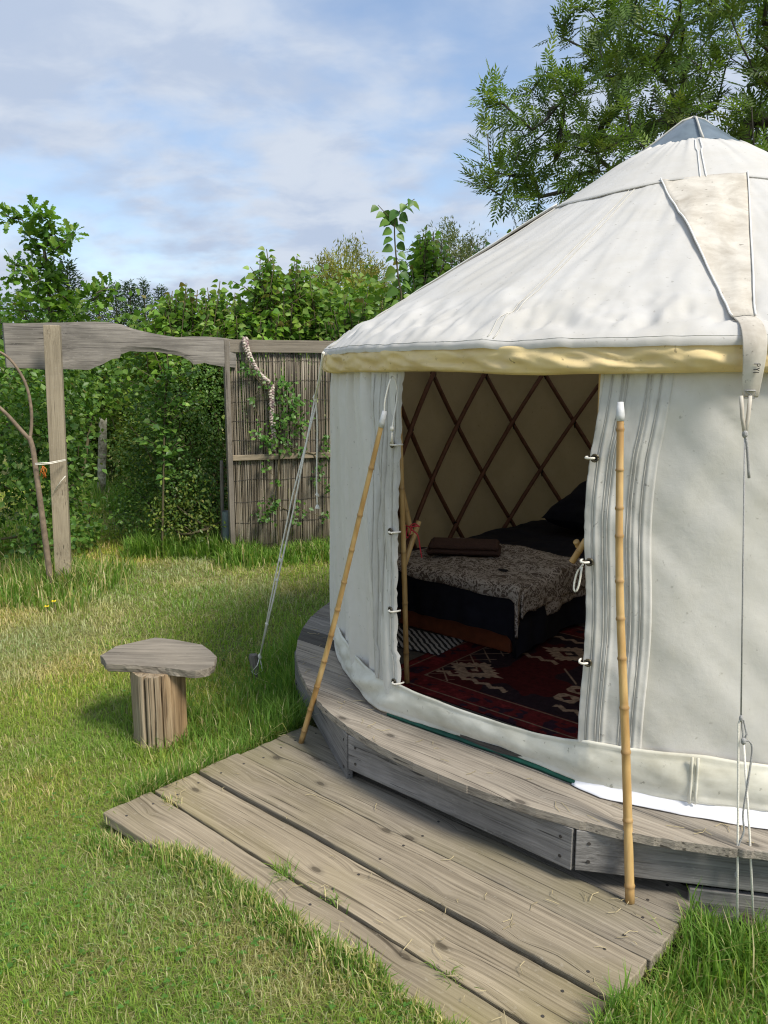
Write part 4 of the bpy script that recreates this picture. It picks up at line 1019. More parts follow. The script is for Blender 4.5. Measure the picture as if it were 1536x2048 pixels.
# refine the outline with small saw-and-bark irregularity
pts = []
for i in range(len(ol)):
    a = Vector((*ol[i], 0)); b = Vector((*ol[(i + 1) % len(ol)], 0)); m = max(2, int((b - a).length / 0.018))
    for k in range(m): pts.append(a.lerp(b, k / m))
n = len(pts); V = []; rings = []
for lay, (z, ins, am) in enumerate(((0.348, 0.012, 0.007), (0.352, 0.003, 0.008), (0.370, 0.0, 0.007), (0.3855, 0.001, 0.004), (0.3875, 0.004, 0.002))):
    for i, p in enumerate(pts):
        q = p - SC; q = q * (1 - ins / max(q.length, .05)) + q.normalized() * am * 2 * float(fbm(i * 0.6, lay * 0.9, 13))
        tl = 0.010 * (q.x / 0.28) * -0.4
        V.append((q.x, q.y, z + tl + 0.002 * float(fbm(q.x * 30, q.y * 30, 14))))
F = [(l * n + i, l * n + (i + 1) % n, (l + 1) * n + (i + 1) % n, (l + 1) * n + i) for l in range(4) for i in range(n)]
F += [tuple(range(n))[::-1], tuple(4 * n + i for i in range(n))]
o = mk('slab_top', V, F, M['slab_wood'], stool)
n = 160; hs = np.linspace(-0.05, 0.353, 14); V = []
cracks = [(R_(255), .026, .030), (R_(275), .013, .020), (R_(292), .016, .022), (R_(235), .008, .015), (R_(318), .010, .014), (R_(205), .009, .012), (R_(170), .01, .02), (R_(60), .014, .02), (R_(345), .007, .012), (R_(265), .007, .010), (R_(303), .008, .012)]
for h in hs:
    for i in range(n):
        a = 2 * math.pi * i / n
        r = 0.118 + 0.007 * math.cos(4 * a + 0.6) + 0.012 * float(fbm(a * 3.0, h * 1.5, 15)) + 0.006 * float(fbm(a * 14, h * 2.5, 16)) + (0.006 if h < 0.02 else 0)
        for ca, cw, cd_ in cracks:
            d = (a - ca - 0.10 * float(fbm(h * 4, ca * 3, 17)) + math.pi) % (2 * math.pi) - math.pi
            r -= cd_ * math.exp(-(d / cw / 1.6) ** 2) * (0.6 + 0.8 * vn(h * 5, ca * 7, 18))
        V.append((r * math.cos(a) - 0.016, r * math.sin(a) - 0.075, h))
F = [(l * n + i, l * n + (i + 1) % n, (l + 1) * n + (i + 1) % n, (l + 1) * n + i) for l in range(len(hs) - 1) for i in range(n)] + [tuple((len(hs) - 1) * n + i for i in range(n))]
mk('log_leg', V, F, M['stump'], stool)

# ================================================================== GATEWAY: POST AND LIVE-EDGE BEAM
pb = Vector((-2.567, 6.14, 0)); ptop = Vector((-2.515, 6.14, 2.048))
beamL = Vector((-2.915, 6.197, 0)); beamR = Vector((-1.355, 7.19, 0)); bd_ = (beamR - beamL); bl = bd_.length; ba = math.atan2(bd_.y, bd_.x)
gate = tag(empty('garden_gateway', beamL, ba), 'rustic gateway of one square post carrying a wavy live edged beam', 'gateway')
def gl(v): v = Vector(v) - beamL; c, s = math.cos(-ba), math.sin(-ba); return Vector((v.x * c - v.y * s, v.x * s + v.y * c, v.z))
b0, t0 = gl(pb), gl(ptop)
w = 0.062; V = []; 
for (x, y) in ((-w, -0.048), (w, -0.048), (w, 0.03), (-w, 0.03)):
    pass
ang_p = R_(6) - ba
def rot2(x, y, a): return (x * math.cos(a) - y * math.sin(a), x * math.sin(a) + y * math.cos(a))
L = (t0 - b0).length; mb = MB(); mb.box((0, 0, L / 2 - 0.03), (0.118, 0.085, L + 0.06))
o = mb.build('post', M['post_wood'], gate, loc=b0 + Vector((0, -0.0, 0)))
zax = (t0 - b0).normalized(); xax = Vector((math.cos(R_(14) - ba), math.sin(R_(14) - ba), 0)); yax = zax.cross(xax).normalized(); xax = yax.cross(zax)
o.rotation_euler = Matrix((xax, yax, zax)).transposed().to_euler(); bevel(o, 0.005)
def on_beam(px, py):                           # a point of the beam's face seen at that pixel -> (distance along, height)
    d = at(px, py, 1.0) - Vector((0, 0, HEYE)); nrm = Vector((-math.sin(ba), math.cos(ba), 0)); tt = (beamL.dot(nrm)) / d.dot(nrm)
    p = Vector((0, 0, HEYE)) + d * tt; q = gl(p); return q.x, p.z
topp = [(5, 646), (45, 647), (90, 646), (140, 645), (185, 643), (215, 645), (240, 649), (262, 657), (285, 663), (320, 670), (352, 675), (385, 673), (420, 674), (450, 677), (468, 680)]
botp = [(6, 735), (60, 738), (110, 739), (150, 739), (178, 739), (200, 730), (222, 718), (238, 716), (240, 708), (258, 703), (290, 704), (315, 705), (340, 708), (358, 712), (378, 722), (386, 730), (408, 726), (416, 729), (440, 732), (468, 735)]
tp_ = [on_beam(*q) for q in topp]; bp_ = [on_beam(*q) for q in botp]
N = 130; tx = np.linspace(0.0, tp_[-1][0], N); V = []
tz = np.interp(tx, [q[0] for q in tp_], [q[1] for q in tp_]) + 0.006 * fbm(tx * 9, tx * 0, 23, 3); bz = np.interp(tx, [q[0] for q in bp_], [q[1] for q in bp_]) + 0.012 * fbm(tx * 13, tx * 0 + 2, 24, 3)
nz = 10; th_ = 0.034
for side in (0, 1):
    for i in range(N):
        for j in range(nz):
            t = j / (nz - 1); e = min(t, 1 - t) * 2
            z = bz[i] + (tz[i] - bz[i]) * t
            notch = 0.012 * math.exp(-((tx[i] - 1.15) / 0.25) ** 2) * (t < 0.15)
            y = (-th_ + 0.006 * (1 - min(1, e * 4)) + 0.006 * float(fbm(tx[i] * 4, z * 12, 25)) + notch) if side == 0 else th_ - 0.005 * (1 - min(1, e * 4))
            V.append((tx[i], y, z + (0.012 * side if t < 0.05 else 0)))
A = N * nz; F = []
for i in range(N - 1):
    for j in range(nz - 1): a = i * nz + j; F.append((a, a + nz, a + nz + 1, a + 1)); F.append((A + a, A + a + 1, A + a + nz + 1, A + a + nz))
    a = i * nz; F.append((a, A + a, A + a + nz, a + nz)); a = i * nz + nz - 1; F.append((a, a + nz, A + a + nz, A + a))
for i in (0, N - 1):
    for j in range(nz - 1): a = i * nz + j; F.append((a, a + 1, A + a + 1, A + a) if i == 0 else (a, A + a, A + a + 1, a + 1))
o = mk('beam', V, F, M['beam_wood'], gate, smooth=False)
# forked branch tied to the post
br0 = gat(100, 1187, 0.0)
fb = tag(empty('forked_branch', br0), 'bare forked branch leaning beside the gateway post', 'branch')
Y0 = br0.y
def bp3(px, py, dy=0.0): return at(px, py, Y0 + dy) - br0
tube('main_stem', bez([bp3(103, 1190), bp3(97, 1130), bp3(88, 1060), bp3(80, 1000), bp3(73, 950, .01), bp3(66, 900, .02), bp3(58, 872, .02)], 40), [0.024 - 0.006 * i / 42 for i in range(43)][:len(bez([(0, 0, 0)] * 7, 40))], M['branch_bark'], fb, 9)
pl = bez([bp3(60, 880, .02), bp3(40, 858, .0), bp3(15, 830, -.03), bp3(-12, 806, -.06), bp3(-60, 770, -.1)], 30); tube('limb', pl, [0.016 - 0.005 * i / len(pl) for i in range(len(pl))], M['branch_bark'], fb, 8)
pl = bez([bp3(60, 878, .02), bp3(63, 850, .03), bp3(62, 815, .03), bp3(54, 775, .03), bp3(38, 742, .02), bp3(16, 715, .0), bp3(-10, 700, -.03), bp3(-50, 690, -.05)], 40); tube('limb', pl, [0.013 - 0.005 * i / len(pl) for i in range(len(pl))], M['branch_bark'], fb, 8)
tw_ = MB(); 
for k, (pa, pc) in enumerate((((70, 927), (131, 919)), ((70, 930), (131, 921)))):
    tw_.tube([at(*pa, Y0 - 0.04), at((pa[0] + pc[0]) / 2, (pa[1] + pc[1]) / 2 + 2, Y0 + 0.0), at(*pc, 6.08)], 0.0035, 4)
tw_.tube([at(108, 983, 6.07), at(122, 962, 6.07), at(131, 952, 6.075)], 0.0035, 4)
o = tw_.build('twine', M['cord'], None, smooth=True); tag(o, 'pale twine tying the forked branch to the gateway post', 'twine')
ot = MB(); c = at(86, 932, Y0 - 0.02)
for k in range(7): ot.tube(bez([c + Vector((random.uniform(-.01, .01), 0, 0.0)), c + Vector((random.uniform(-.03, .03), random.uniform(-.02, .02), -0.03)), c + Vector((random.uniform(-.03, .03), 0, -0.07 - 0.03 * random.random()))], 6), 0.0028, 4)
o = ot.build('frayed_twine', M['orange'], None, smooth=True); tag(o, 'frayed orange twine end hanging beside the gateway post', 'twine')

# ================================================================== REED SCREEN
s0 = Vector((-1.405, 7.166, 0)); s1 = Vector((-0.485, 7.481, 0)); sd = (s1 - s0).normalized(); sa = math.atan2(sd.y, sd.x)
scr = tag(empty('reed_screen', s0, sa), 'screen of split reeds in a pale timber frame behind the yurt', 'screen')
SLEN = 1.75
def sbox(name, x0, x1, y0, y1, z0, z1, mat, rx=0):
    mb = MB(); mb.box((0, 0, 0), (x1 - x0, y1 - y0, z1 - z0)); o = mb.build(name, mat, scr, loc=((x0 + x1) / 2, (y0 + y1) / 2, (z0 + z1) / 2)); bevel(o, 0.004); return o
sbox('post', -0.022, 0.022, -0.05, 0.06, -0.05, 1.985, M['stake_wood'])
sbox('post', SLEN - 0.02, SLEN + 0.03, -0.03, 0.06, -0.05, 1.95, M['post_wood'])
o = sbox('top_rail', 0.024, SLEN - 0.022, -0.034, -0.004, 1.872, 1.983, M['rail_wood'])
o = sbox('middle_rail', 0.024, SLEN - 0.022, -0.034, -0.006, 0.905, 0.955, M['rail_wood'])
reeds = []
for k in range(5):
    Vv = []; nr = 6; 
    pts = []
    for i in range(7): pts.append((0.004 * math.sin(i * 1.3 + k), 0.003 * math.cos(i * 1.1 + 2 * k), -0.02 + 1.90 * i / 6))
    V, F = tube_arr(pts, [0.0052, 0.0054, 0.0050, 0.0052, 0.0048, 0.0047, 0.0044], 5)
    me = bpy.data.meshes.new('reed'); me.from_pydata([tuple(v) for v in V], [], F); me.materials.append(M['reed']); me.polygons.foreach_set('use_smooth', [True] * len(me.polygons)); reeds.append(me)
x = 0.03; nrd = 0
while x < SLEN - 0.03 and nrd < 176:
    q = Matrix.Translation((x, 0.008 + random.uniform(-.004, .004), random.uniform(-0.02, 0.0))) @ Matrix.Rotation(random.uniform(-.006, .006), 4, 'Y') @ Matrix.Rotation(random.uniform(0, 6.28), 4, 'Z') @ Matrix.Diagonal((random.uniform(0.7, 1.15), random.uniform(0.7, 1.15), 1, 1))
    place('reed', random.choice(reeds), scr, q); x += random.uniform(0.0075, 0.0125); nrd += 1
x = 0.03
while x < SLEN - 0.03 and nrd < 296:
    q = Matrix.Translation((x, 0.024 + random.uniform(-.004, .004), random.uniform(-0.02, 0.0))) @ Matrix.Rotation(random.uniform(0, 6.28), 4, 'Z')
    place('reed', random.choice(reeds), scr, q); x += random.uniform(0.012, 0.017); nrd += 1
mb = MB()
for z in (0.12, 0.32, 0.52, 0.72, 1.08, 1.26, 1.44, 1.62, 1.80):
    mb.tube([(0.02 + SLEN * i / 24 * 0.98, -0.001 + 0.002 * math.sin(i), z + 0.008 * math.sin(i * 0.9 + z * 7)) for i in range(25)], 0.0022, 4)
mb.build('binding_wire', M['wire'], scr, smooth=True)
# braided cloth rope hung on the screen
ns_ = Vector((sd.y, -sd.x, 0))
def on_screen(px, py, off=0.0):
    d = at(px, py, 1.0) - Vector((0, 0, HEYE)); nrm = Vector((-sd.y, sd.x, 0)); O = Vector((0, 0, HEYE)); tt = ((s0 + ns_ * off) - O).dot(nrm) / d.dot(nrm); return O + d * tt
path = bez([on_screen(491, 676, 0.065), on_screen(491, 690, 0.065), on_screen(500, 715, .06), on_screen(516, 745, .045), on_screen(540, 768, .04), on_screen(543, 790, .04), on_screen(544, 830, .04), on_screen(547, 865, .04), on_screen(548, 896, .04)], 120)
br = tag(empty('braided_rope', path[0]), 'thick cream and mauve braided cloth rope draped down the reed screen', 'rope')
Lp = [0]
for i in range(len(path) - 1): Lp.append(Lp[-1] + (path[i + 1] - path[i]).length)
for k in range(3):
    pts = []
    for i, p in enumerate(path):
        a = Lp[i] / 0.075 * 2 * math.pi / 1.0 + 2 * math.pi * k / 3; r = 0.017
        pts.append(p - path[0] + sd * r * math.sin(a) + ns_ * 0.011 * math.sin(2 * a))
    tube('strand', pts, [0.0135 + 0.0025 * math.sin(i * 1.7 + k) for i in range(len(pts))], M['braid'], br, 6)
tf = MB()
for k in range(14):
    b = path[-1] - path[0]; tf.tube([b + Vector((random.uniform(-.012, .012), 0, 0.01)), b + Vector((random.uniform(-.02, .02), random.uniform(-.01, .01), -0.03))], 0.004, 4)
tf.build('frayed_end', M['braid'], br)
# weathered lichen post, dark stake, plant guard
def round_post(name, base, top, r, mat, label, cat, n=12):
    e = tag(empty(name, base), label, cat); d = Vector(top) - Vector(base); P = [d * t for t in (-0.05, 0.2, 0.4, 0.6, 0.8, 0.95, 1.0)]
    V, F = tube_arr(P, [r * q for q in (1.06, 1.03, 0.98, 1.02, 0.97, 0.99, 0.86)], n)
    V = [v + Vector((random.uniform(-1, 1), random.uniform(-1, 1), 0)) * r * 0.06 for v in V]
    mk('shaft', V, F, mat, e, smooth=True); return e
b = gat(203, 988); round_post('weathered_post', b, at(206, 836, b.y), 0.058, M['lichen'], 'lichen covered old round post in the gap beyond the gateway', 'post')
b = gat(446, 1108); round_post('wooden_stake', b, at(443, 921, b.y), 0.018, M['stake_wood'], 'thin grey wooden stake beside the reed screen', 'stake', 6)
b = gat(455, 1110); e = tag(empty('plant_guard', b), 'blue grey plastic plant guard at the foot of the reed screen', 'plant guard')
Vp, Fp = tube_arr([(0, 0, 0), (0, 0, 0.2), (0.004, 0, 0.42)], 0.04, 14, caps=False); mk('sleeve', Vp, Fp, M['guard'], e, smooth=True)

# ================================================================== FOLIAGE TOOLS
def T_ovate(w=0.36):
    return np.array([(0, 0, 0), (w, .42, .10), (0, 1, -.04), (-w, .42, .10)], float), [np.array([(0, 1, 2), (0, 2, 3)])]
def T_round():
    v = [(0, 0, 0), (.34, .08, .06), (.47, .36, .12), (.28, .76, .05), (0, 1.14, -.16), (-.28, .76, .05), (-.47, .36, .12), (-.34, .08, .06), (0, .5, -.02)]
    return np.array(v, float), [np.array([(0, 1, 2, 8), (8, 2, 3, 4), (8, 4, 5, 6), (0, 8, 6, 7)])]
def T_oak():
    m = [(0, 0, 0), (0, .2, 0), (0, .42, .0), (0, .68, -.01), (0, 1, -.06)]; o = [(.10, .12, .02), (.07, .22, .02), (.26, .36, .06), (.14, .46, .03), (.34, .62, .07), (.19, .72, .03), (.22, .9, .02)]
    v = m + o + [(-x, y, z) for x, y, z in o]; f = []
    for s, q in ((5, 1), (12, -1)):
        o_ = [s + i for i in range(7)]; tr = [(0, o_[0], o_[1]), (0, o_[1], 1), (1, o_[1], o_[2]), (1, o_[2], o_[3]), (1, o_[3], 2), (2, o_[3], o_[4]), (2, o_[4], o_[5]), (2, o_[5], 3), (3, o_[5], o_[6]), (3, o_[6], 4)]
        f += [t if q > 0 else t[::-1] for t in tr]
    return np.array(v, float), [np.array(f)]
def T_ash():
    V = []; F = []
    def leaflet(y, ang, s, z):
        b = len(V); c, sn = math.cos(ang), math.sin(ang)
        for (x0, y0, z0) in ((0, 0, 0), (.15, .42, .03), (0, 1, -.10), (-.15, .42, .03)):
            x1, y1 = x0 * s, y0 * s; V.append((x1 * c + y1 * sn, y - x1 * sn + y1 * c, z + z0 * s))
        F.append((b, b + 1, b + 2)); F.append((b, b + 2, b + 3))
    for k in range(5):
        y = 0.26 + 0.155 * k; s = 0.36 - 0.02 * abs(k - 2); z = -0.10 * (y ** 2)
        leaflet(y, R_(58 - 3 * k), s, z); leaflet(y + 0.02, -R_(58 - 3 * k), s, z)
    leaflet(0.97, 0, 0.36, -0.1)
    b = len(V); V += [(.008, 0, 0), (.004, 1, -.1), (-.004, 1, -.1), (-.008, 0, 0)]; F += [(b, b + 1, b + 2), (b, b + 2, b + 3)]
    return np.array(V, float), [np.array(F)]
def nrm(a): return a / np.maximum(np.linalg.norm(a, axis=1, keepdims=True), 1e-9)
def leaf_geo(P, D, Nn, S, T):
    v, fs = T; D = nrm(D); X = nrm(np.cross(D, Nn)); Z = np.cross(X, D)
    n, k = len(P), len(v)
    out = P[:, None, :] + S[:, None, None] * (v[None, :, 0:1] * X[:, None, :] + v[None, :, 1:2] * D[:, None, :] + v[None, :, 2:3] * Z[:, None, :])
    off = (np.arange(n) * k)[:, None, None]
    return out.reshape(-1, 3), [(f[None] + off).reshape(-1, f.shape[1]) for f in fs]
def tints(n, cols, w, jit=0.18):
    c = np.array(cols)[rng.choice(len(cols), n, p=np.array(w) / sum(w))]
    return c * (1 + jit * rng.uniform(-1, 1, (n, 1))) * (1 + 0.06 * rng.uniform(-1, 1, (n, 3)))
LEAFMESH = {}
def leaf_mesh(key, T, mat, cols):
    if key not in LEAFMESH:
        L = []
        for c in cols:
            v, fs = T; o = fast('leaf', v, [f for f in fs], mat, tint=np.tile(np.array(c), (len(v), 1))); me = o.data; bpy.data.objects.remove(o); L.append(me)
        LEAFMESH[key] = L
    return LEAFMESH[key]
def foliage(parent, P, D, Nn, S, T, mat, cols, w, parts=0, key=None, origin=None, name='foliage', jit=0.18):
    """leaves as one mass, except the `parts` nearest ones that are leaf objects of their own"""
    P, D, Nn, S = (np.asarray(q, float) for q in (P, D, Nn, S))
    if origin is not None: P = P - np.array(origin)
    idx = np.arange(len(P))
    if parts:
        # what shows largest: nearest to the eye, biggest first
        wp = P + (np.array(origin) if origin is not None else 0)
        sc_ = S / np.linalg.norm(wp - np.array([0, 0, HEYE]), axis=1); order = np.argsort(-sc_ + 0.004 * rng.random(len(P))); pi = order[:parts]; idx = order[parts:]
        ml = leaf_mesh(key, T, mat, cols)
        Dn = nrm(D); X = nrm(np.cross(Dn, Nn)); Z = np.cross(X, Dn)
        pr = np.array(w) / sum(w)
        for i in pi:
            s = S[i]; m = Matrix(((X[i][0] * s, Dn[i][0] * s, Z[i][0] * s, P[i][0]), (X[i][1] * s, Dn[i][1] * s, Z[i][1] * s, P[i][1]), (X[i][2] * s, Dn[i][2] * s, Z[i][2] * s, P[i][2]), (0, 0, 0, 1)))
            place('leaf', ml[rng.choice(len(ml), p=pr)], parent, m)
    if len(idx):
        V, F = leaf_geo(P[idx], D[idx], Nn[idx], S[idx], T)
        q = P[idx]; tn = tints(len(idx), cols, w, jit) * (0.70 + 0.62 * vn(q[:, 0] * 2.6 + q[:, 2] * 1.9, q[:, 1] * 2.6 - q[:, 2] * 2.3, 250))[:, None]   # each spray its own green
        o = fast(name, V, F, mat, tint=np.repeat(tn, len(T[0]), 0), parent=parent); o['kind'] = 'stuff'
        return o
def grow(trunk, targets, tip_r=0.004, power=0.5, curl=0.25, step=0.25, pref=0.6, maxr=9):
    """branches that reach every target from a trunk polyline; returns tubes (pts, radii)"""
    nodes = [np.array(p, float) for p in trunk]; par = [-1] + list(range(len(trunk) - 1)); ends = []
    T = sorted([np.array(t, float) for t in targets], key=lambda t: np.linalg.norm(t - nodes[-1]))
    for t in T:
        A = np.array(nodes); d = np.linalg.norm(A - t, axis=1); root = np.linalg.norm(A - np.array(trunk[-1]), axis=1)
        cost = d + pref * np.maximum(0, root - np.linalg.norm(t - np.array(trunk[-1])) ) + 0.12 * root
        cost[:max(0, len(trunk) - 2)] += 5
        i = int(np.argmin(cost)); a = nodes[i]; L = d[i]; m = max(1, int(L / step)); side = rng.normal(0, curl * L * 0.25, 3)
        side[2] -= 0.05 * L
        p = i
        for q in range(1, m + 1):
            f = q / m; nodes.append(a + (t - a) * f + side * math.sin(math.pi * f) + (rng.normal(0, 0.012, 3) if q < m else 0)); par.append(p); p = len(nodes) - 1
        ends.append(p)
    cnt = np.zeros(len(nodes)); 
    for e in ends: cnt[e] += 1
    ch = [[] for _ in nodes]
    for i in range(len(nodes) - 1, 0, -1):
        cnt[par[i]] += cnt[i]; ch[par[i]].append(i)
    rad = np.minimum(tip_r * np.maximum(cnt, 1) ** power, maxr); tubes = []; st = [(0, None)]
    while st:
        s, pr_ = st.pop(); pts = [] if pr_ is None else [nodes[pr_]]; rr_ = [] if pr_ is None else [rad[s] * 1.0]; i = s
        while True:
            pts.append(nodes[i]); rr_.append(rad[i])
            if not ch[i]: break
            c = sorted(ch[i], key=lambda q: -cnt[q]); 
            for q in c[1:]: st.append((q, i))
            i = c[0]
        if len(pts) > 1: tubes.append((pts, rr_))
    return tubes, [nodes[e] for e in ends], [nodes[e] - nodes[par[e]] for e in ends]
def skel(name, tubes, mat, parent, origin, n=5, thick_n=8):
    mb = MB()
    for pts, rr_ in tubes: mb.tube([Vector(p) - Vector(origin) for p in pts], list(rr_), thick_n if rr_[0] > 0.03 else n)
    return mb.build(name, mat, parent, smooth=True)
G = {'lime': ([(.160, .281, .042), (.116, .226, .035), (.226, .336, .061), (.220, .187, .061)], [4, 4, 2.6, 0.5]),
     'hazel': ([(.098, .195, .034), (.134, .244, .041), (.067, .152, .032), (.195, .293, .061)], [4, 3, 3, 1]),
     'haw': ([(0.069, 0.146, 0.033), (0.105, 0.208, 0.043), (0.146, 0.263, 0.053), (0.232, 0.292, 0.069)], [4, 4, 2, 0.6]),
     'yellow': ([(.149, .218, .039), (.196, .259, .044), (.103, .184, .034), (.253, .276, .057)], [4, 3, 3, 1]),
     'oak': ([(.112, .230, .029), (.151, .280, .038), (.078, .174, .025), (.213, .325, .056)], [4, 4, 2, 1]),
     'ash': ([(0.115, 0.192, 0.041), (0.164, 0.253, 0.051), (0.087, 0.146, 0.035), (0.243, 0.319, 0.069)], [4, 4, 3, 1]),
     'conifer': ([(.039, .077, .029), (.053, .101, .035), (.072, .127, .040)], [4, 4, 1]),
     'willow': ([(.241, .247, .057), (.310, .287, .069), (.172, .218, .046)], [4, 3, 2]),
     'sallow': ([(.138, .172, .069), (.184, .201, .086), (.103, .144, .057)], [4, 3, 2]),
     'rose': ([(.066, .162, .026), (.102, .210, .036), (.144, .252, .048)], [4, 3, 1])}
UP = np.array([0, 0, 1.0])
def blob_pts(blobs, n, shell=0.55, clumps=40, sig=0.10):
    """points in clumps through ellipsoids; also the outward direction of each"""
    vol = np.array([b[1][0] * b[1][1] * b[1][2] for b in blobs]) ** 0.67; vol /= vol.sum(); P = []; O = []
    for (c, r), f in zip(blobs, vol):
        m = max(4, int(n * f)); k = max(5, int(clumps * f * len(blobs)))
        d = nrm(rng.normal(0, 1, (k, 3))); q = shell + (1 - shell) * rng.random((k, 1)) ** 0.6
        q = q * (0.86 + 0.3 * rng.random((k, 1)))
        cc = d * q * np.array(r); ii = rng.integers(0, k, m)
        p = cc[ii] + rng.normal(0, sig, (m, 3)); P.append(p + np.array(c)); O.append(nrm(p / np.array(r) + rng.normal(0, .25, (m, 3))))
    return np.concatenate(P), np.concatenate(O)
def bush(name, label, cat, base, blobs, n, size, T, pal, mat, group=None, stems=18, parts=0, key=None, sig=0.10, clumps=60, floor=0.03, part='foliage', stemmat='stem', rad=0.005):
    e = tag(empty(name, base), label, cat, group)
    P, O = blob_pts(blobs, n, clumps=clumps, sig=sig); keep = P[:, 2] > floor; P = P[keep]; O = O[keep]
    m = len(P); D = O * 0.6 + rng.normal(0, 0.55, (m, 3)); D[:, 2] -= 0.10; N_ = O * 0.7 + UP * 0.7 + rng.normal(0, 0.35, (m, 3))
    S = size * rng.uniform(0.6, 1.2, m)
    foliage(e, P, D, N_, S, T, mat, *G[pal], parts=parts, key=key, origin=base, name=part)
    if stems:
        tg = P[rng.choice(m, stems, replace=False)]; b = np.array(base)
        tb, _, _ = grow([b + [0, 0, -0.05], b + [0, 0, 0.12], b + [0.01, 0.01, 0.25]], tg, rad, 0.5, 0.3, 0.2)
        skel('stem', tb, M[stemmat], e, base)
    return e
def shoot_leaves(pts, size, spacing, start, droop=0.5, jitter=0.3, two_ranked=True, az0=None):
    """alternate leaves along a shoot"""
    pts = [np.array(p, float) for p in pts]; L = np.concatenate([[0], np.cumsum([np.linalg.norm(pts[i + 1] - pts[i]) for i in range(len(pts) - 1)])])
    P = []; D = []; N_ = []; S = []; az = rng.uniform(0, 6.28) if az0 is None else az0; k = 0; s = start * L[-1]
    while s < L[-1]:
        p = np.array([np.interp(s, L, [q[a] for q in pts]) for a in range(3)]); i = min(np.searchsorted(L, s), len(pts) - 1); t = pts[i] - pts[max(i - 1, 0)]; t = t / max(np.linalg.norm(t), 1e-6)
        a = az + math.pi * k + rng.uniform(-jitter, jitter) * 1.6; f = 1 - s / L[-1]
        out = np.array([math.cos(a), math.sin(a), 0.0]); d = out * (0.8) + t * (0.35) + np.array([0, 0, -droop * rng.uniform(0.3, 1.2)])
        n_ = UP * 0.45 + out * 0.35 + np.array([-math.sin(a), math.cos(a), 0]) * rng.choice([-1, 1]) * rng.uniform(.1, .8) + rng.normal(0, 0.2, 3)
        P.append(p + out * size * 0.25); D.append(d); N_.append(n_); S.append(size * rng.uniform(0.75, 1.1) * (0.70 + 0.4 * min(1, f * 3.2)))
        k += 1; s += spacing * rng.uniform(0.8, 1.2) * (0.5 + 0.5 * min(1, f * 4))
    return P, D, N_, S
def shoot_shrub(name, label, cat, base, tips, size, spacing, pal, group=None, parts=0, key='lime', start=0.25, T=None, sub=2, jit=.12):
    e = tag(empty(name, base), label, cat, group); b = np.array(base); P = []; D = []; N_ = []; S = []; mb = MB()
    for tp in tips:
        tp = np.array(tp); st = b + np.array([rng.normal(0, jit), rng.normal(0, jit), 0.0]); mid = st * 0.45 + tp * 0.55; mid[2] += 0.12 * (tp[2] - st[2]); mid += rng.normal(0, jit * .4, 3) * [1, 1, .3]
        pts = [np.array(q) for q in bez([Vector(st), Vector(mid), Vector(tp)], 14)]
        mb.tube([Vector(q - b) for q in pts], [0.010 - 0.006 * i / len(pts) for i in range(len(pts))], 5)
        a = shoot_leaves(pts, size, spacing, start); P += a[0]; D += a[1]; N_ += a[2]; S += a[3]
        for k in range(sub):
            f = rng.uniform(0.35, 0.85); i = int(f * (len(pts) - 1)); q = pts[i]; dv = np.array([rng.normal(0, 1), rng.normal(0, 1), rng.uniform(.5, 1.4)]); dv = dv / np.linalg.norm(dv) * rng.uniform(.18, .42); end = q + dv
            mb.tube([Vector(q - b), Vector((q + end) / 2 - b) + Vector((0, 0, 0.02)), Vector(end - b)], [.005, .004, .003], 4)
            a = shoot_leaves([q, (q + end) / 2 + [0, 0, .02], end], size * 0.9, spacing * 0.9, 0.15); P += a[0]; D += a[1]; N_ += a[2]; S += a[3]
    mb.build('stem', M['stem'], e, smooth=True)
    foliage(e, P, D, N_, S, T or T_round(), M['leaf_gloss'], *G[pal], parts=parts, key=key, origin=base)
    return e

# ================================================================== TREES AND SHRUBS
def g0(px, Y): p = at(px, 744, Y); return Vector((p.x, Y, 0.0))
def A(px, py, Y): return np.array(at(px, py, Y))
# far conifers
def conifer_mesh(h, r, seed):
    rg = np.random.default_rng(seed); P = []; D = []; N_ = []; S = []
    nb = 420
    for k in range(nb):
        t = (k / nb) ** 0.85; z = h * (0.04 + 0.95 * t); L = r * (1 - t) ** 0.85 * rg.uniform(0.75, 1.12) + 0.05; a = k * 2.399 + rg.uniform(-.3, .3); up = 0.25 + 0.9 * t
        m = int(7 + 16 * (1 - t))
        for j in range(m):
            f = (j + 0.7) / m; c = np.array([math.cos(a) * L * f, math.sin(a) * L * f, z + L * f * (up * 0.35) - 0.06 * L * f * f])
            d = np.array([math.cos(a), math.sin(a), up * 0.5]) + rg.normal(0, .45, 3); P.append(c + rg.normal(0, 0.04, 3)); D.append(d); N_.append(UP + rg.normal(0, .4, 3)); S.append(rg.uniform(.08, .16) * (1 - 0.35 * t))
    return [np.array(q) for q in (P, D, N_, S)]
protos = []
for k, (h, r) in enumerate(((4.0, 1.0), (3.6, 1.15), (3.2, 0.9))):
    P, D, N_, S = conifer_mesh(h, r, 50 + k)
    V, F = leaf_geo(P, D, N_, S, T_ovate(0.13)); o = fast('crown', V, F, M['needle'], tint=np.repeat(tints(len(P), *G['conifer']), 4, 0)); c_me = o.data; bpy.data.objects.remove(o)
    Vt, Ft = tube_arr([(0, 0, -0.1), (0, 0, h * 0.5), (0, 0, h * 0.97)], [0.09, 0.05, 0.01], 7); o = mk('trunk', Vt, Ft, M['bark']); t_me = o.data; bpy.data.objects.remove(o); protos.append((h, c_me, t_me))
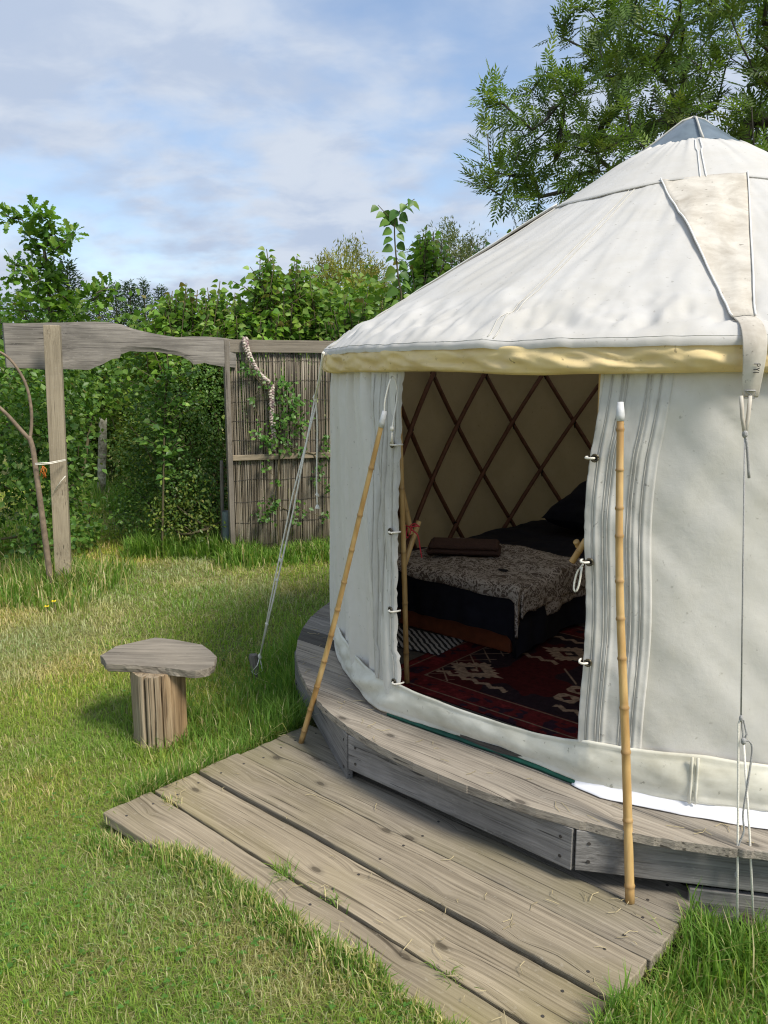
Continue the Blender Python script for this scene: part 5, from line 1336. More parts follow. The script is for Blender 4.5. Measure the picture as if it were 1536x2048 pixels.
cf = [(8, 600, 19, 'at the left edge of the picture'), (60, 578, 20, 'behind the oak sapling'), (148, 522, 18, 'tallest of the row'), (205, 572, 20, 'just right of the tallest one'), (240, 570, 18.5, 'with a blunt top'), (268, 566, 20, 'near the middle of the row'), (296, 562, 18.5, 'with a narrow pointed top'), (330, 574, 19.5, 'beside the lime shrubs'), (372, 590, 20, 'half hidden by reddish lime shoots'), (430, 590, 20.5, 'behind the middle lime shrubs')]
for i, (px, py, Y, txt) in enumerate(cf):
    b = g0(px, Y); h = at(px, py, Y).z
    e = tag(empty('conifer_tree', b, i * 1.1), 'dark conifer far behind the hedge, ' + txt, 'tree', 'dark conifers behind the garden'); H0, cm_, tm_ = protos[i % 3]; s = h / H0
    for nm, me in (('crown', cm_), ('trunk', tm_)): o = place(nm, me, e); o.scale = (s * (0.95 + 0.1 * math.sin(i)), s, s)
    if nm and i >= 0:
        for c in e.children:
            if c.name.startswith('crown'): c['kind'] = 'stuff'
# backdrop hedge at the end of the garden
bl_ = [((x, 13.2 + 0.5 * math.sin(x), 0.75 + 0.1 * math.sin(1.7 * x)), (0.9, 0.7, 0.85 + 0.18 * math.sin(2.3 * x + 1))) for x in np.arange(-14, 9.5, 1.05)]
bush('mixed_hedge', 'long mixed green hedge closing the far end of the garden', 'hedge', (-3, 13.2, 0), bl_, 26000, 0.085, T_ovate(.38), 'hazel', M['leaf'], stems=0, clumps=70, sig=0.14)
# the gap: hazel and hawthorn hedges on either side of the grassy path
def blob(px, py, Y, r): return (tuple(at(px, py, Y)), r)
bush('hazel_bush', 'yellowish green hazel bush behind the lichen covered post', 'bush', g0(210, 11.9), [blob(170, 800, 12.4, (.7, .5, .8)), blob(250, 820, 12.4, (.7, .5, .9)), blob(300, 900, 12.0, (.5, .5, .6)), blob(140, 900, 12.4, (.5, .4, .6)), blob(210, 890, 12.5, (.6, .4, .5))], 12000, 0.075, T_ovate(.40), 'yellow', M['leaf'], stems=10, rad=.003)
bush('hazel_bush', 'tall dark green bush deep in the gap under the beam', 'bush', g0(300, 10.6), [blob(250, 735, 11.6, (.7, .5, .42)), blob(345, 760, 10.4, (.6, .5, .6)), blob(420, 780, 10.2, (.8, .5, .7)), blob(170, 715, 11.8, (.7, .5, .4)), blob(400, 900, 10, (.7, .5, .8))], 11000, 0.07, T_ovate(.42), 'haw', M['leaf'], stems=10, rad=.003)
bush('hawthorn_bush', 'dense dark hawthorn bush filling the gateway beside the screen', 'bush', g0(365, 7.75), [blob(390, 860, 8.0, (.52, .5, .62)), blob(425, 790, 8.1, (.35, .45, .5)), blob(400, 960, 7.8, (.38, .42, .45)), blob(330, 1000, 7.65, (.42, .4, .36)), blob(300, 900, 8.0, (.30, .4, .5)), blob(420, 1040, 7.7, (.28, .35, .28)), blob(272, 1035, 7.75, (.20, .28, .20))], 15000, 0.036, T_ovate(.36), 'haw', M['leaf_gloss'], stems=26, clumps=110, sig=0.075)
bush('privet_bush', 'low bush with pale tipped small leaves at the foot of the hawthorn', 'bush', g0(400, 7.3), [blob(370, 1045, 7.35, (.26, .2, .20)), blob(425, 1060, 7.3, (.16, .16, .18)), blob(395, 975, 7.4, (.14, .14, .14)), blob(330, 1030, 7.4, (.2, .2, .22))], 1500, 0.042, T_ovate(.26), 'yellow', M['leaf_gloss'], stems=16, clumps=40, sig=0.05)
b = gat(326, 1113)
shoot_shrub('lime_sapling', 'young lime sapling with a thin straight stem inside the gateway', 'tree', b, [A(336, 690, b.y), A(338, 715, b.y + .05)], 0.06, 0.034, 'hazel', parts=60, key='hz', start=0.36, sub=18, jit=.012)
bush('hornbeam_bush', 'leafy hornbeam bush at the left edge behind the forked branch', 'bush', g0(40, 7.0), [blob(30, 800, 7.1, (.5, .5, .55)), blob(90, 880, 7.0, (.36, .45, .5)), blob(20, 930, 6.9, (.5, .42, .30)), blob(110, 1010, 6.95, (.25, .35, .30)), blob(-80, 900, 7.1, (.5, .5, .8)), blob(95, 1085, 6.7, (.26, .28, .20)), blob(130, 770, 7.4, (.35, .35, .4)), blob(-90, 1010, 6.8, (.25, .3, .3))], 7000, 0.062, T_ovate(.36), 'hazel', M['leaf_gloss'], stems=30, parts=160, key='hb', clumps=80, sig=0.085)
bush('hazel_bush', 'hazel bush between the left post and the lichen post', 'bush', g0(160, 8.6), [blob(135, 840, 8.8, (.13, .3, .65)), blob(128, 950, 8.6, (.13, .3, .42)), blob(158, 1062, 7.4, (.15, .2, .13))], 2300, 0.058, T_ovate(.38), 'hazel', M['leaf'], stems=10, rad=.003, sig=.07)
bush('hazel_bush', 'pale hazel growth above the left end of the beam', 'bush', g0(90, 8.0), [blob(70, 625, 8.0, (.34, .3, .16)), blob(150, 650, 8.2, (.4, .3, .2)), blob(20, 640, 8.1, (.3, .3, .2)), blob(130, 760, 8.4, (.8, .4, .5)), blob(30, 700, 8.2, (.6, .35, .45))], 3000, 0.066, T_ovate(.42), 'lime', M['leaf'], stems=14)
# lime shrubs above the beam and the screen
def tipset(x0, x1, ytop, ybot, Y, n, peaks):
    out = [A(px, py, Y + rng.uniform(-.2, .2)) for px, py in peaks]
    out += [A(px + rng.uniform(-13, 13), py + rng.uniform(8, 50), Y + rng.uniform(-.12, .12)) for px, py in peaks for _ in range(6)]
    for k in range(max(0, n - 3 * len(peaks))): out.append(A(rng.uniform(x0, x1), rng.uniform(ytop + 28, ybot), Y + rng.uniform(-.5, .5)))
    return out
for (px, Y, ts_, lab) in ((350, 8.6, tipset(285, 420, 600, 680, 8.6, 30, [(345, 582), (372, 566), (318, 610), (405, 600), (395, 580)]), 'lime shrub with drooping leaves above the middle of the beam'),
                         (455, 8.8, tipset(400, 500, 585, 680, 8.8, 28, [(440, 562), (415, 575), (470, 585), (455, 600)]), 'lime shrub above the right end of the beam'),
                         (535, 8.6, tipset(500, 570, 560, 680, 8.6, 28, [(533, 498), (522, 530), (545, 515), (512, 565), (556, 560)]), 'tall pointed lime shrub above the reed screen'),
                         (600, 8.9, tipset(575, 650, 570, 680, 8.9, 26, [(594, 512), (608, 530), (586, 545), (620, 560)]), 'lime shrub beside the yellowish willow'),
                         (720, 8.4, tipset(650, 780, 600, 690, 8.4, 34, [(690, 590), (735, 585), (765, 600), (660, 610)]), 'broad lime shrub low behind the yurt eave'),
                         (850, 8.8, tipset(815, 890, 490, 600, 8.8, 26, [(853, 450), (840, 478), (868, 462), (884, 478)]), 'leafy lime shrub beside the tall single shoot'),
                         (960, 8.9, tipset(925, 1000, 510, 600, 8.9, 16, [(968, 482), (950, 500), (985, 500)]), 'small lime shrub peeping over the roof slope'),
                         (1030, 8.6, tipset(1020, 1045, 480, 600, 8.6, 6, [(1028, 452), (1038, 465)]), 'single lime tip showing above the roof slope')):
    shoot_shrub('lime_shrub', lab, 'shrub', g0(px, Y), ts_, 0.092, 0.050, 'lime', 'lime shrubs', parts=130 if px < 900 else 30, start=0.5, sub=3)
bush('underhedge', 'dark leafy hedge behind the reed screen under the lime shrubs', 'hedge', g0(560, 9.2), [blob(320, 715, 9.3, (.45, .4, .42)), blob(400, 700, 9.3, (.6, .4, .45)), blob(500, 680, 9.2, (.6, .4, .5)), blob(600, 670, 9.2, (.6, .4, .6)), blob(700, 670, 9.0, (.6, .4, .5)), blob(560, 850, 9.3, (1.0, .4, .8)), blob(760, 640, 9.1, (.4, .4, .3))], 11000, 0.085, T_ovate(.45), 'lime', M['leaf'], stems=0, clumps=70, sig=0.13)
# the tall single shoot with big leaves
b = g0(806, 7.9); e = tag(empty('lime_sucker', b), 'tall single shoot with large drooping leaves standing above the hedge', 'sapling')
main = [A(806, 744, 7.9) * [1, 1, 0] + [0, 0, 0.0], A(804, 640, 7.9), A(797, 560, 7.9), A(791, 500, 7.9), A(789, 455, 7.9), A(793, 428, 7.9)]
main = [np.array(q) for q in bez([Vector(q) for q in main], 30)]; lft = [A(789, 455, 7.9), A(776, 432, 7.9), A(756, 410, 7.85)]; rgt = [A(792, 432, 7.9), A(808, 412, 7.9), A(829, 398, 7.85)]
mb = MB()
for pts, r0 in ((main, .011), (lft, .005), (rgt, .006)): mb.tube([Vector(q) - b for q in pts], [r0 * (1 - .6 * i / len(pts)) for i in range(len(pts))], 6)
mb.build('stem', M['stem'], e, smooth=True)
P = []; D = []; N_ = []; S = []
for pts, sz, sp_, stt, az in ((main, .118, .062, .60, 0.15), (lft, .10, .040, .1, 0.6), (rgt, .10, .040, .1, 0.6)):
    a = shoot_leaves(pts, sz, sp_, stt, droop=0.75, jitter=0.25, az0=az); P += a[0]; D += [d_ + np.array([0, 0, -.35]) for d_ in a[1]]; N_ += [np.array([rng.normal(0, .5), -.8, .5 + rng.normal(0, .35)]) for n_ in a[2]]; S += [max(s, sz * .72) for s in a[3]]
foliage(e, P, D, N_, S, T_round(), M['leaf_gloss'], *G['hazel'], parts=len(P), key='hazelleaf', origin=b)
# willows
def wispy(name, label, base, crown_c, crown_r, n_tw, pal, T, sz, per, up=0.9, seedoff=0):
    e = tag(empty(name, base), label, 'tree'); b = np.array(base); c = np.array(crown_c); r = np.array(crown_r)
    d = nrm(rng.normal(0, 1, (n_tw, 3))); d[:, 2] = np.abs(d[:, 2]) * 0.9 - 0.25 * rng.random(n_tw); tg = c + d * r * (0.45 + 0.55 * rng.random((n_tw, 1)) ** 0.5)
    tb, en, di = grow([b, b * .6 + c * .4 - [0, 0, r[2] * .3], c - [0, 0, r[2] * .6]], tg, 0.004, 0.5, 0.35, 0.3); skel('trunk', tb, M['bark'], e, base, 4)
    P = []; D = []; N_ = []; S = []
    for p, q in zip(en, di):
        out = (p - c) / r; out = out / max(np.linalg.norm(out), .2); tdir = out * 0.8 + UP * up + rng.normal(0, .4, 3); tdir /= np.linalg.norm(tdir); L = rng.uniform(.25, .6)
        for j in range(per):
            f = rng.random(); P.append(p + tdir * L * f + rng.normal(0, .05, 3) + np.array([0, 0, -0.1 * f * f])); D.append(tdir + rng.normal(0, .7, 3)); N_.append(rng.normal(0, 1, 3) + UP); S.append(sz * rng.uniform(.6, 1.2))
    foliage(e, P, D, N_, S, T, M['leaf'], *G[pal], origin=base)
b = g0(690, 14.0); wispy('willow_tree', 'wispy yellow green willow rising behind the lime shrubs', b, at(692, 600, 14), (.62, .6, .72), 130, 'willow', T_ovate(.12), .085, 46)
b = g0(915, 13.0); wispy('willow_tree', 'grey green feathery willow behind the roof slope', b, at(908, 545, 13), (.42, .45, .62), 80, 'sallow', T_ovate(.13), .075, 40)
bush('hazel_bush', 'bright green bush in front of the yellow willow', 'bush', g0(700, 11), [blob(690, 620, 11, (.55, .4, .35)), blob(740, 620, 11, (.35, .4, .3)), blob(650, 640, 11, (.35, .4, .3))], 3500, 0.07, T_ovate(.42), 'yellow', M['leaf'], stems=10)
# oak sapling at the left
b = g0(95, 7.8); e = tag(empty('oak_sapling', b), 'young oak with bright lobed leaves rising above the left end of the beam', 'tree')
cl = [(70, 425, 11), (95, 440, 10), (45, 440, 8), (20, 435, 6), (10, 428, 3), (105, 465, 10), (80, 480, 11), (60, 475, 6), (110, 500, 8), (90, 510, 10), (135, 478, 6), (145, 468, 5), (130, 492, 5), (30, 530, 6), (45, 545, 7), (65, 535, 8), (28, 548, 4), (95, 545, 10), (110, 560, 10), (80, 560, 8), (100, 590, 10), (120, 590, 9), (75, 590, 7), (195, 585, 7), (215, 575, 5), (180, 595, 7), (205, 598, 6), (225, 592, 4), (150, 610, 8), (130, 620, 9), (100, 625, 9), (150, 628, 8)]
tg = [A(x, y, 7.8 + rng.uniform(-.22, .22)) for x, y, m in cl]
tb, en, di = grow([np.array(b), np.array(b) + [.02, 0, 0.9], A(100, 640, 7.8), A(98, 560, 7.8), A(88, 500, 7.8)], tg, .0045, .45, .3, .12); skel('trunk', tb, M['bark'], e, b)
P = []; D = []; N_ = []; S = []
for (x, y, m), t_ in zip(cl, tg):
    for k in range(m * 4):
        o_ = rng.normal(0, 1, 3); o_ /= np.linalg.norm(o_); P.append(t_ + o_ * rng.uniform(.01, .085)); D.append(o_ * .9 + [0, 0, .2] + rng.normal(0, .3, 3)); N_.append(UP + o_ * .3 + rng.normal(0, .35, 3)); S.append(rng.uniform(.065, .115))
foliage(e, P, D, N_, S, T_oak(), M['leaf_gloss'], *G['oak'], parts=200, key='oak', origin=b)
tube('bare_twig', [A(140, 478, 7.8) - np.array(b), A(150, 465, 7.8) - np.array(b), A(154, 450, 7.8) - np.array(b)], .002, M['bark'], e, 4)

# the ash tree behind the yurt
b = Vector((4.15, 9.4, 0)); e = tag(empty('ash_tree', b), 'big ash tree with feathery leaves overhanging behind the yurt roof', 'tree')
manual = [(987, 171, 8.0), (963, 192, 8.0), (975, 215, 8.1), (1003, 205, 8.1), (1091, 143, 8.3), (1075, 165, 8.3), (1110, 160, 8.3), (1169, 97, 8.4), (1185, 120, 8.4), (1165, 135, 8.5), (1002, 221, 8), (975, 268, 8), (1000, 255, 8.2), (1030, 230, 8.2), (979, 318, 8), (971, 372, 8), (990, 345, 8.1), (965, 350, 7.9), (1000, 390, 8.1), (1049, 392, 8.2), (1075, 418, 8.2), (1020, 400, 8), (1126, 62, 8.6), (1140, 30, 8.6), (1180, 23, 8.6), (1200, 5, 8.6), (1160, 10, 8.5), (1125, 75, 8.6), (1210, 60, 8.7), (1240, 100, 8.6), (1050, 200, 8.3), (1065, 260, 8.2), (1040, 300, 8.1), (1020, 350, 8.2), (1100, 220, 8.4), (1130, 200, 8.4)]
tg = [A(*q) for q in manual]
poly = [(1010, 240), (1090, 175), (1160, 160), (1215, 40), (1230, -40), (1800, -300), (2100, 0), (1900, 350), (1536, 330), (1300, 330), (1100, 430), (1000, 380), (985, 300)]
def inside(x, y):
    c = False
    for i in range(len(poly)):
        (x0, y0), (x1, y1) = poly[i], poly[i - 1]
        if (y0 > y) != (y1 > y) and x < (x1 - x0) * (y - y0) / (y1 - y0) + x0: c = not c
    return c
k = 0
while k < 300:
    x, y = rng.uniform(980, 1750), rng.uniform(-160, 440)
    if inside(x, y): tg.append(A(x, y, 8.4 + rng.uniform(-1.1, 1.3) * min(1, (x - 900) / 400))); k += 1
k = 0
while k < 70:
    x, y = rng.uniform(1500, 2100), rng.uniform(-300, 300)
    if inside(x, y): tg.append(A(x, y, 9 + rng.uniform(-1.5, 1.8))); k += 1
tb, en, di = grow([np.array(b), np.array(b) + [-.03, 0, 1.2], np.array(b) + [-.12, -.05, 2.3], np.array(b) + [-.35, -.2, 3.0]], tg, .0048, .5, .42, .22, pref=.9); skel('trunk', tb, M['ash_bark'], e, b, 5, 9)
lm = bez([Vector((3.85, 9.25, 2.6)), Vector(A(1490, 268, 9.0)), Vector(A(1545, 242, 8.9)), Vector(A(1640, 235, 8.9))], 24)
tube('limb', [q - b for q in lm], [.085 - .03 * i / len(lm) for i in range(len(lm))], M['ash_bark'], e, 9)
P = []; D = []; N_ = []; S = []
for p, q in zip(en, di):
    t_ = q / max(np.linalg.norm(q), 1e-6)
    for j in range(int(rng.integers(7, 12))):
        o_ = rng.normal(0, 1, 3); o_ -= t_ * o_.dot(t_) * .5; o_ /= np.linalg.norm(o_); d = o_ * .85 + t_ * .75 + UP * .12; P.append(p - t_ * rng.uniform(0, .16) + rng.normal(0, .02, 3)); D.append(d); N_.append(UP * .9 + t_ * .4 + rng.normal(0, .35, 3)); S.append(rng.uniform(.17, .26))
# extra leaves along side twigs
foliage(e, P, D, N_, S, T_ash(), M['leaf'], *G['ash'], origin=b, name='crown')

# climbing rose on the screen
spots = [(585, 820, .15, 60), (560, 850, .10, 34), (545, 880, .10, 34), (600, 850, .10, 30), (570, 800, .08, 20), (500, 742, .06, 16), (485, 735, .04, 8), (560, 768, .07, 20), (575, 775, .05, 12), (525, 770, .05, 10), (505, 800, .04, 7), (560, 870, .08, 20), (570, 895, .07, 18), (600, 900, .06, 14), (520, 862, .07, 16), (655, 880, .06, 14), (650, 900, .05, 10), (535, 1020, .09, 26), (545, 1005, .06, 14), (525, 1040, .05, 10), (600, 1020, .07, 14), (590, 1045, .05, 8), (640, 935, .06, 14), (630, 960, .05, 10), (655, 975, .05, 10), (530, 935, .05, 8), (552, 965, .03, 4), (650, 1035, .05, 8)]
b = on_screen(560, 1105, 0.08); b.z = 0
e = tag(empty('climbing_rose', b), 'green climbing rose scrambling up the reed screen', 'climber')
P = []; D = []; N_ = []; S = []; tg = []; nv_ = np.array(ns_)
for x, y, r, m in spots:
    c = np.array(on_screen(x, y, .05)); tg.append(c)
    for k in range(int(m * 1.35)):
        o_ = rng.normal(0, 1, 3) * r * 0.62; o_[:2] *= .9; p = c + o_; dd = (p - np.array(s0)).dot(nv_); p = p + nv_ * (max(0.02, min(dd, .16)) - dd + rng.uniform(0, .05))
        P.append(p); D.append(rng.normal(0, .7, 3) + nv_ * .5 + [0, 0, -.15]); N_.append(nv_ * .9 + UP * .7 + rng.normal(0, .35, 3)); S.append(rng.uniform(.032, .056))
foliage(e, P, D, N_, S, T_ovate(.36), M['leaf_gloss'], *G['rose'], parts=120, key='rose', origin=b)
tb, _, _ = grow([np.array(b), np.array(on_screen(556, 1060, .04)), np.array(on_screen(556, 960, .03)), np.array(on_screen(560, 880, .03))], tg, .0025, .4, .3, .1); skel('stem', tb, M['stem'], e, b)

# ================================================================== GRASS
def blades(name, P, h, w, az, lean, bend, col, tipcol=None):
    n = len(P); side = np.stack([-np.sin(az), np.cos(az), 0 * az], 1); out = np.stack([np.cos(az), np.sin(az), 0 * az], 1)
    w = w[:, None]; h_ = h[:, None]; l = lean[:, None] * h_
    vert = np.sqrt(np.clip(1 - lean ** 2, .05, 1))[:, None] * h_
    up = np.array([[0, 0, 1.0]])
    b0 = P - side * w / 2; b1 = P + side * w / 2
    m = P + out * l * 0.38 + up * vert * 0.60; m0 = m - side * w * .42; m1 = m + side * w * .42
    t_ = P + out * l * 1.0 + up * vert * (1 - bend[:, None])
    V = np.stack([b0, b1, m1, m0, t_], 1).reshape(-1, 3); o = np.arange(n)[:, None] * 5
    F = [o + np.array([[0, 1, 2, 3]]), o + np.array([[3, 2, 4]])]
    c = np.repeat(col[:, None, :], 5, 1)
    return fast(name, V, F, M['grass'], tint=c.reshape(-1, 3))
def gcols(n, dry, green=((.205, .315, .046), (.275, .385, .064), (.355, .435, .095)), straw=((.62, .55, .31), (.52, .46, .23), (.40, .39, .14))):
    g_ = np.array(green)[rng.integers(0, len(green), n)]; s_ = np.array(straw)[rng.integers(0, len(straw), n)]; pick = rng.random(n) < dry
    c = np.where(pick[:, None], s_, g_); return c * rng.uniform(.78, 1.2, (n, 1)) * rng.uniform(.95, 1.05, (n, 3))
DRY = [(gat(110, 1265), .85, .7), (gat(20, 1230), .7, .6), (gat(30, 1340), .6, .5), (gat(470, 1150), .9, .40), (gat(330, 1135), .8, .40), (gat(560, 1190), .5, .4), (gat(400, 1850), .33, .45), (gat(640, 1985), .30, .62), (gat(520, 1930), .25, .35), (gat(880, 2040), .16, .6), (gat(250, 1770), .25, .3), (gat(180, 1950), .22, .3), (gat(60, 1600), .4, .18), (gat(200, 1215), .5, .4)]
def dryness(X, Y):
    d = 0.08 + 0.60 * np.clip(fbm(X * 1.3, Y * 1.3, 201, 3) + 0.05, 0, 1) + 0.35 * np.clip(fbm(X * 4.5, Y * 4.5, 205, 2), 0, 1)
    for c, s, a in DRY: d = d + a * np.exp(-((X - c.x) ** 2 + (Y - c.y) ** 2) / (2 * (s * .5) ** 2))
    return np.clip(d * 1.15, .05, .93)
def un(X, Y): return (X - YC[0]) * UX[0] + (Y - YC[1]) * UX[1], (X - YC[0]) * NX[0] + (Y - YC[1]) * NX[1]
def blocked(X, Y, m=0.0):
    u, n = un(X, Y); jag = 0.018 * fbm(X * 14, Y * 14, 209, 2) * 2
    return ((u > -1.02 + jag - m) & (u < 0.825 + m) & (n > -2.64 + creep(u) + jag)             # turf creeps over the step's near edge
            & (n < -1.2)) | (u * u + n * n < (1.895 + m) ** 2)
def scatter(x0, x1, y0, y1, dens):
    n = int((x1 - x0) * (y1 - y0) * dens); return rng.uniform(x0, x1, n), rng.uniform(y0, y1, n)
Xs = []; Ys = []
for (y0, y1, d) in ((0.9, 1.7, 22000), (1.7, 2.4, 20000), (2.4, 3.4, 15000), (3.4, 4.6, 9000), (4.6, 6.2, 4200), (6.2, 8.5, 2200), (8.5, 13, 900)):
    hw = 0.50 * y1 + 0.55; x, y = scatter(-hw, min(hw, 2.4), y0, y1, d); Xs.append(x); Ys.append(y)
X = np.concatenate(Xs); Y = np.concatenate(Ys); k = ~blocked(X, Y); X, Y = X[k], Y[k]; n = len(X)
far = np.clip(Y / 2.6, 1, 4)
pz = ground_z(X, Y); patch = 0.75 + 0.5 * vn(X * 3.1, Y * 3.1, 215)
h = rng.uniform(.026, .062, n) * patch * np.clip(far, 1, 1.35); az = rng.uniform(0, 6.283, n) + 1.2 * fbm(X * 2, Y * 2, 216)
lean = np.clip(rng.normal(.62, .22, n), .05, .97); dr = dryness(X, Y)
gc = gcols(n, dr); tone = np.clip(.5 + 2.2 * fbm(X * 1.1, Y * 1.1, 231, 3), 0, 1)[:, None]          # lusher and yellower turf
gc = gc * (np.array([[.74, .90, .95]]) * (1 - tone) + np.array([[1.28, 1.10, .98]]) * tone)
o = blades('lawn_grass', np.stack([X, Y, pz - .003], 1), h, rng.uniform(.0017, .0036, n) * far ** .9, az, lean, rng.uniform(.05, .38, n), gc); tag(o, kind='stuff')
# dead thatch lying flat between the blades
k = rng.random(n) < .42; X2, Y2 = X[k] + rng.normal(0, .01, k.sum()), Y[k] + rng.normal(0, .01, k.sum()); m = len(X2)
o = blades('dry_thatch', np.stack([X2, Y2, ground_z(X2, Y2) + rng.uniform(0, .012, m)], 1), rng.uniform(.03, .07, m), rng.uniform(.0012, .0022, m) * far[k] ** .9, rng.uniform(0, 6.28, m), rng.uniform(.93, .99, m), rng.uniform(.2, .6, m), gcols(m, np.clip(dryness(X2, Y2) * 1.15 + .06, 0, .95), straw=((.48, .42, .23), (.38, .335, .16), (.27, .265, .10)))); tag(o, kind='stuff')
m = 5200; yy = 1.2 + 3.6 * rng.random(m) ** 1.5; xx = rng.uniform(-1, 1, m) * (.5 * yy + .4); k = (~blocked(xx, yy)) & (vn(xx * 2.2, yy * 2.2, 240) > .48); xx, yy = xx[k], yy[k]; m = len(xx)
PC = np.repeat(np.stack([xx, yy, ground_z(xx, yy) + rng.uniform(.012, .032, m)], 1), 3, 0); ac = np.repeat(rng.uniform(0, 6.28, m), 3) + np.tile([0, 2.09, 4.19], m)
Vc, Fc = leaf_geo(PC, np.stack([np.cos(ac), np.sin(ac), 0 * ac + .15], 1), np.tile([[0, 0, 1.]], (3 * m, 1)) + rng.normal(0, .15, (3 * m, 3)), np.repeat(rng.uniform(.006, .012, m), 3), T_ovate(.48))
o = fast('clover_leaves', Vc, Fc, M['grass'], tint=np.repeat(np.repeat(np.array([[.11, .25, .05]]) * rng.uniform(.8, 1.25, (m, 1)), 3, 0), 4, 0)); tag(o, kind='stuff')
# long uncut grass
LX = []; LY = []; LH = []; LC = []
def longg(x, y, hmin, hmax, keep=None, dr=.08):
    ok = ~blocked(x, y, 0.0) if keep is None else keep
    x, y = x[ok], y[ok]; LX.append(x); LY.append(y); LH.append(rng.uniform(hmin, hmax, len(x)) * (0.6 + 0.8 * vn(x * 5, y * 5, 220))); LC.append(np.full(len(x), dr))
a = rng.uniform(R_(140), R_(216), 6500); r = 1.90 + np.abs(rng.normal(0, .13, 6500)); longg(YC[0] + r * np.cos(a), YC[1] + r * np.sin(a), .10, .26, dr=.05)
a = rng.uniform(R_(165), R_(212), 3000); r = 1.95 + np.abs(rng.normal(0, .30, 3000)); longg(YC[0] + r * np.cos(a), YC[1] + r * np.sin(a), .05, .14, dr=.10)
u_ = rng.uniform(.83, 1.7, 9000); n_ = rng.uniform(-3.0, -1.35, 9000); x = YC[0] + u_ * UX[0] + n_ * NX[0]; y = YC[1] + u_ * UX[1] + n_ * NX[1]; longg(x, y, .035, .095, dr=.20)
u_ = .83 + np.abs(rng.normal(0, .06, 2600)); n_ = rng.uniform(-2.75, -1.5, 2600); x = YC[0] + u_ * UX[0] + n_ * NX[0]; y = YC[1] + u_ * UX[1] + n_ * NX[1]; longg(x, y, .04, .12, dr=.16)
u_ = -1.02 - np.abs(rng.normal(0, .06, 2600)); n_ = rng.uniform(-2.5, -1.55, 2600); x = YC[0] + u_ * UX[0] + n_ * NX[0]; y = YC[1] + u_ * UX[1] + n_ * NX[1]; longg(x, y, .05, .13, dr=.22)
u_ = rng.uniform(-1.0, .75, 7000); n_ = -2.64 + creep(u_) - np.abs(rng.normal(-.01, .05, 7000)); x = YC[0] + u_ * UX[0] + n_ * NX[0]; y = YC[1] + u_ * UX[1] + n_ * NX[1]; longg(x, y, .03, .075, dr=.42)
u_ = rng.uniform(.75, 1.5, 2600); n_ = -1.30 - np.sqrt(np.maximum(0, 1.0)) * np.abs(rng.normal(.28, .12, 2600)); x = YC[0] + u_ * UX[0] + n_ * NX[0]; y = YC[1] + u_ * UX[1] + n_ * NX[1]; longg(x, y, .09, .22, dr=.06)
u_ = rng.uniform(.80, 1.6, 2600); n_ = -1.62 - .35 * np.clip(u_ - .8, 0, 1) * 0 - np.abs(rng.normal(.0, .12, 2600)) - np.clip(.25 - (u_ - .8), 0, .25) * .2; x = YC[0] + u_ * UX[0] + n_ * NX[0]; y = YC[1] + u_ * UX[1] + n_ * NX[1]; longg(x, y, .09, .20, dr=.08)
a = rng.uniform(0, 6.28, 900); r = .13 + np.abs(rng.normal(0, .05, 900)); longg(SC.x + .02 + r * np.cos(a), SC.y + r * np.sin(a), .05, .11, dr=.12)
x, y = rng.uniform(-4.2, -2.15, 5200), rng.uniform(5.45, 6.7, 5200); wq = np.exp(-((x + 2.75) / .8) ** 2); longg(x, y, .08, .27, rng.random(5200) < wq, dr=.36)
a = rng.uniform(0, 6.28, 900); r = np.abs(rng.normal(0, .16, 900)) + .05; longg(-2.56 + r * np.cos(a), 6.05 + r * np.sin(a), .12, .34, dr=.3)
x, y = rng.uniform(-2.42, -1.35, 4200), rng.uniform(7.1, 7.75, 4200); longg(x, y, .10, .28, dr=.06)
x, y = rng.uniform(-1.5, .3, 5200), rng.normal(7.05, .18, 5200) + (rng.uniform(0, 0, 5200)); y = y + (x + 1.4) * .33; longg(x, y, .10, .26, dr=.12)
x, y = rng.uniform(-4.6, -2.4, 2600), rng.uniform(9.4, 12, 2600); longg(x, y, .12, .32, dr=.12)
x, y = rng.uniform(-8, -3.4, 3500), rng.uniform(6.4, 9, 3500); longg(x, y, .12, .36, dr=.25)
X = np.concatenate(LX); Y = np.concatenate(LY); h = np.concatenate(LH); dr = np.concatenate(LC); n = len(X)
o = blades('long_grass', np.stack([X, Y, ground_z(X, Y) - .005], 1), h, rng.uniform(.0030, .0058, n) * np.clip(Y / 3.2, 1, 2.2), rng.uniform(0, 6.283, n), np.clip(rng.normal(.45, .22, n), .03, .95), rng.uniform(.02, .3, n), gcols(n, dr, green=((.12, .235, .036), (.16, .29, .048), (.22, .335, .066)))); tag(o, kind='stuff')
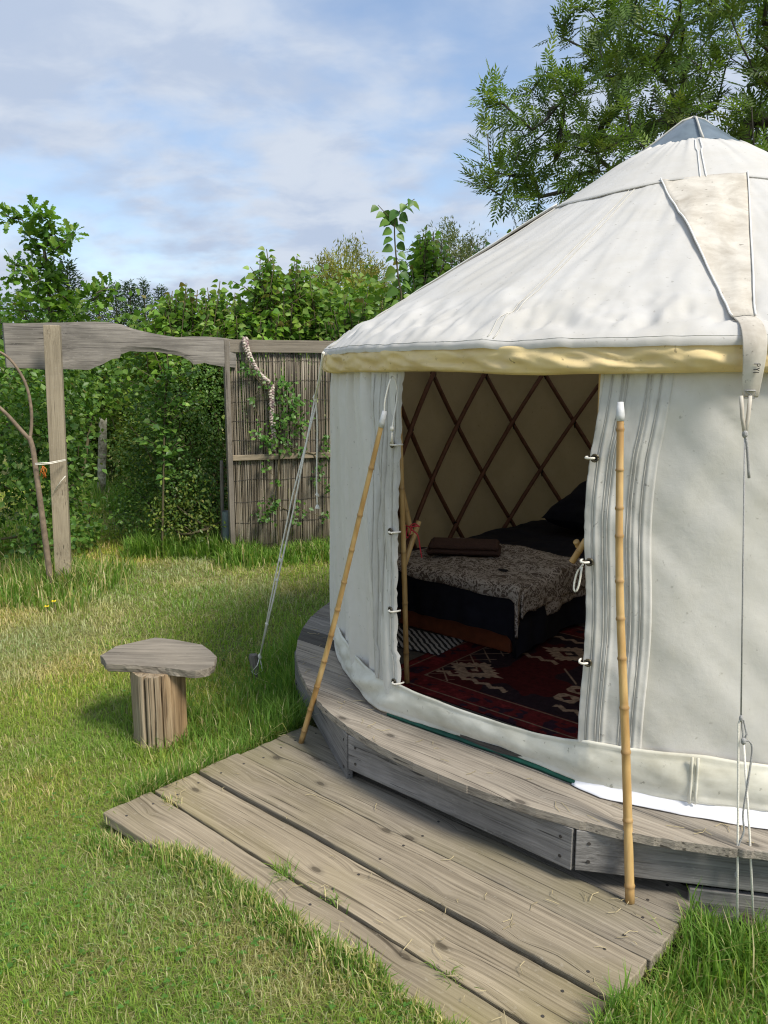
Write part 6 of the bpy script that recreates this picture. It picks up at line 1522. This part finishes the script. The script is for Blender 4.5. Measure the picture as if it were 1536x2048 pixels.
# tufts growing through the joints of the step
for (u_, n_, hh, m, dr_, lab) in ((-.231, -2.425, .075, 70, .2, 'largest grass tuft sprouting through a joint of the step'), (-.02, -2.41, .055, 38, .12, 'flattened grass tuft next to the largest one on the step'), (-.892, -2.423, .05, 40, .75, 'dry yellow grass tuft near the left end of the step'), (.428, -2.42, .055, 34, .15, 'grass tuft near the bottom right end of the step'), (.43, -1.70, .05, 30, .05, 'leafy weed under the skirt boards behind the right bamboo pole')):
    q = W(u_, n_, .07); x = rng.normal(0, .030, m); y = rng.normal(0, .012, m)
    Pq = np.stack([q.x + x * UX[0] + y * NX[0], q.y + x * UX[1] + y * NX[1], np.full(m, .075)], 1)
    o = blades('grass_tuft', Pq, rng.uniform(.5, 1.3, m) * hh, rng.uniform(.002, .0036, m), rng.uniform(0, 6.28, m), np.clip(rng.normal(.72, .2, m), .1, .97), rng.uniform(.1, .45, m), gcols(m, np.full(m, dr_), green=((.12, .235, .036), (.16, .29, .048), (.22, .335, .066)))); tag(o, lab, 'grass tuft', 'grass tufts on the step')
# straw litter on step and platform
mb = MB()
for k in range(130):
    if k < 80: u_, n_ = random.uniform(-.98, .8), random.uniform(-2.6, -1.62); z = .0995
    else:
        a = R_(random.uniform(175, 262)) - YROT; r = random.uniform(1.74, 1.9); u_, n_ = r * math.cos(a), r * math.sin(a); z = .319
    if k < 40: u_ = .8 - abs(random.gauss(0, .35)); 
    if k < 80 and math.hypot(u_, n_) < 1.9: continue
    L_ = random.uniform(.015, .06); a = random.uniform(0, 6.28); c = W(u_, n_, z); d = Vector((math.cos(a), math.sin(a), 0)) * L_; sdv = Vector((-d.y, d.x, 0)) * random.uniform(-.3, .3)
    mb.tube([c - d * .5, c + sdv + Vector((0, 0, .004 * random.random())), c + d * .5], .0011, 3)
M['straw'] = plain('dry_straw', (.42, .35, .20), .9)
o = mb.build('straw_litter', M['straw'], None); tag(o, kind='stuff')
# two buttercups
for (px, py, lab) in ((110, 1211, 'yellow buttercup nearer the gateway post'), (96, 1222, 'yellow buttercup further from the gateway post')):
    b = gat(px, py + 22); e = tag(empty('buttercup', b), lab, 'flower', 'buttercups by the post'); tube('stem', [(0, 0, 0), (.004, 0, .06), (0, 0, .105)], .0016, M['stem'], e, 4)
    mb = MB()
    for k in range(5):
        a = k * 1.2566; c, s = math.cos(a), math.sin(a); mb.add([(0, 0, .105), (.016 * math.cos(a - .5), .016 * math.sin(a - .5), .112), (.022 * c, .022 * s, .117), (.016 * math.cos(a + .5), .016 * math.sin(a + .5), .112)], [(0, 1, 2, 3)])
    mb.build('petals', M['yellow'], e)
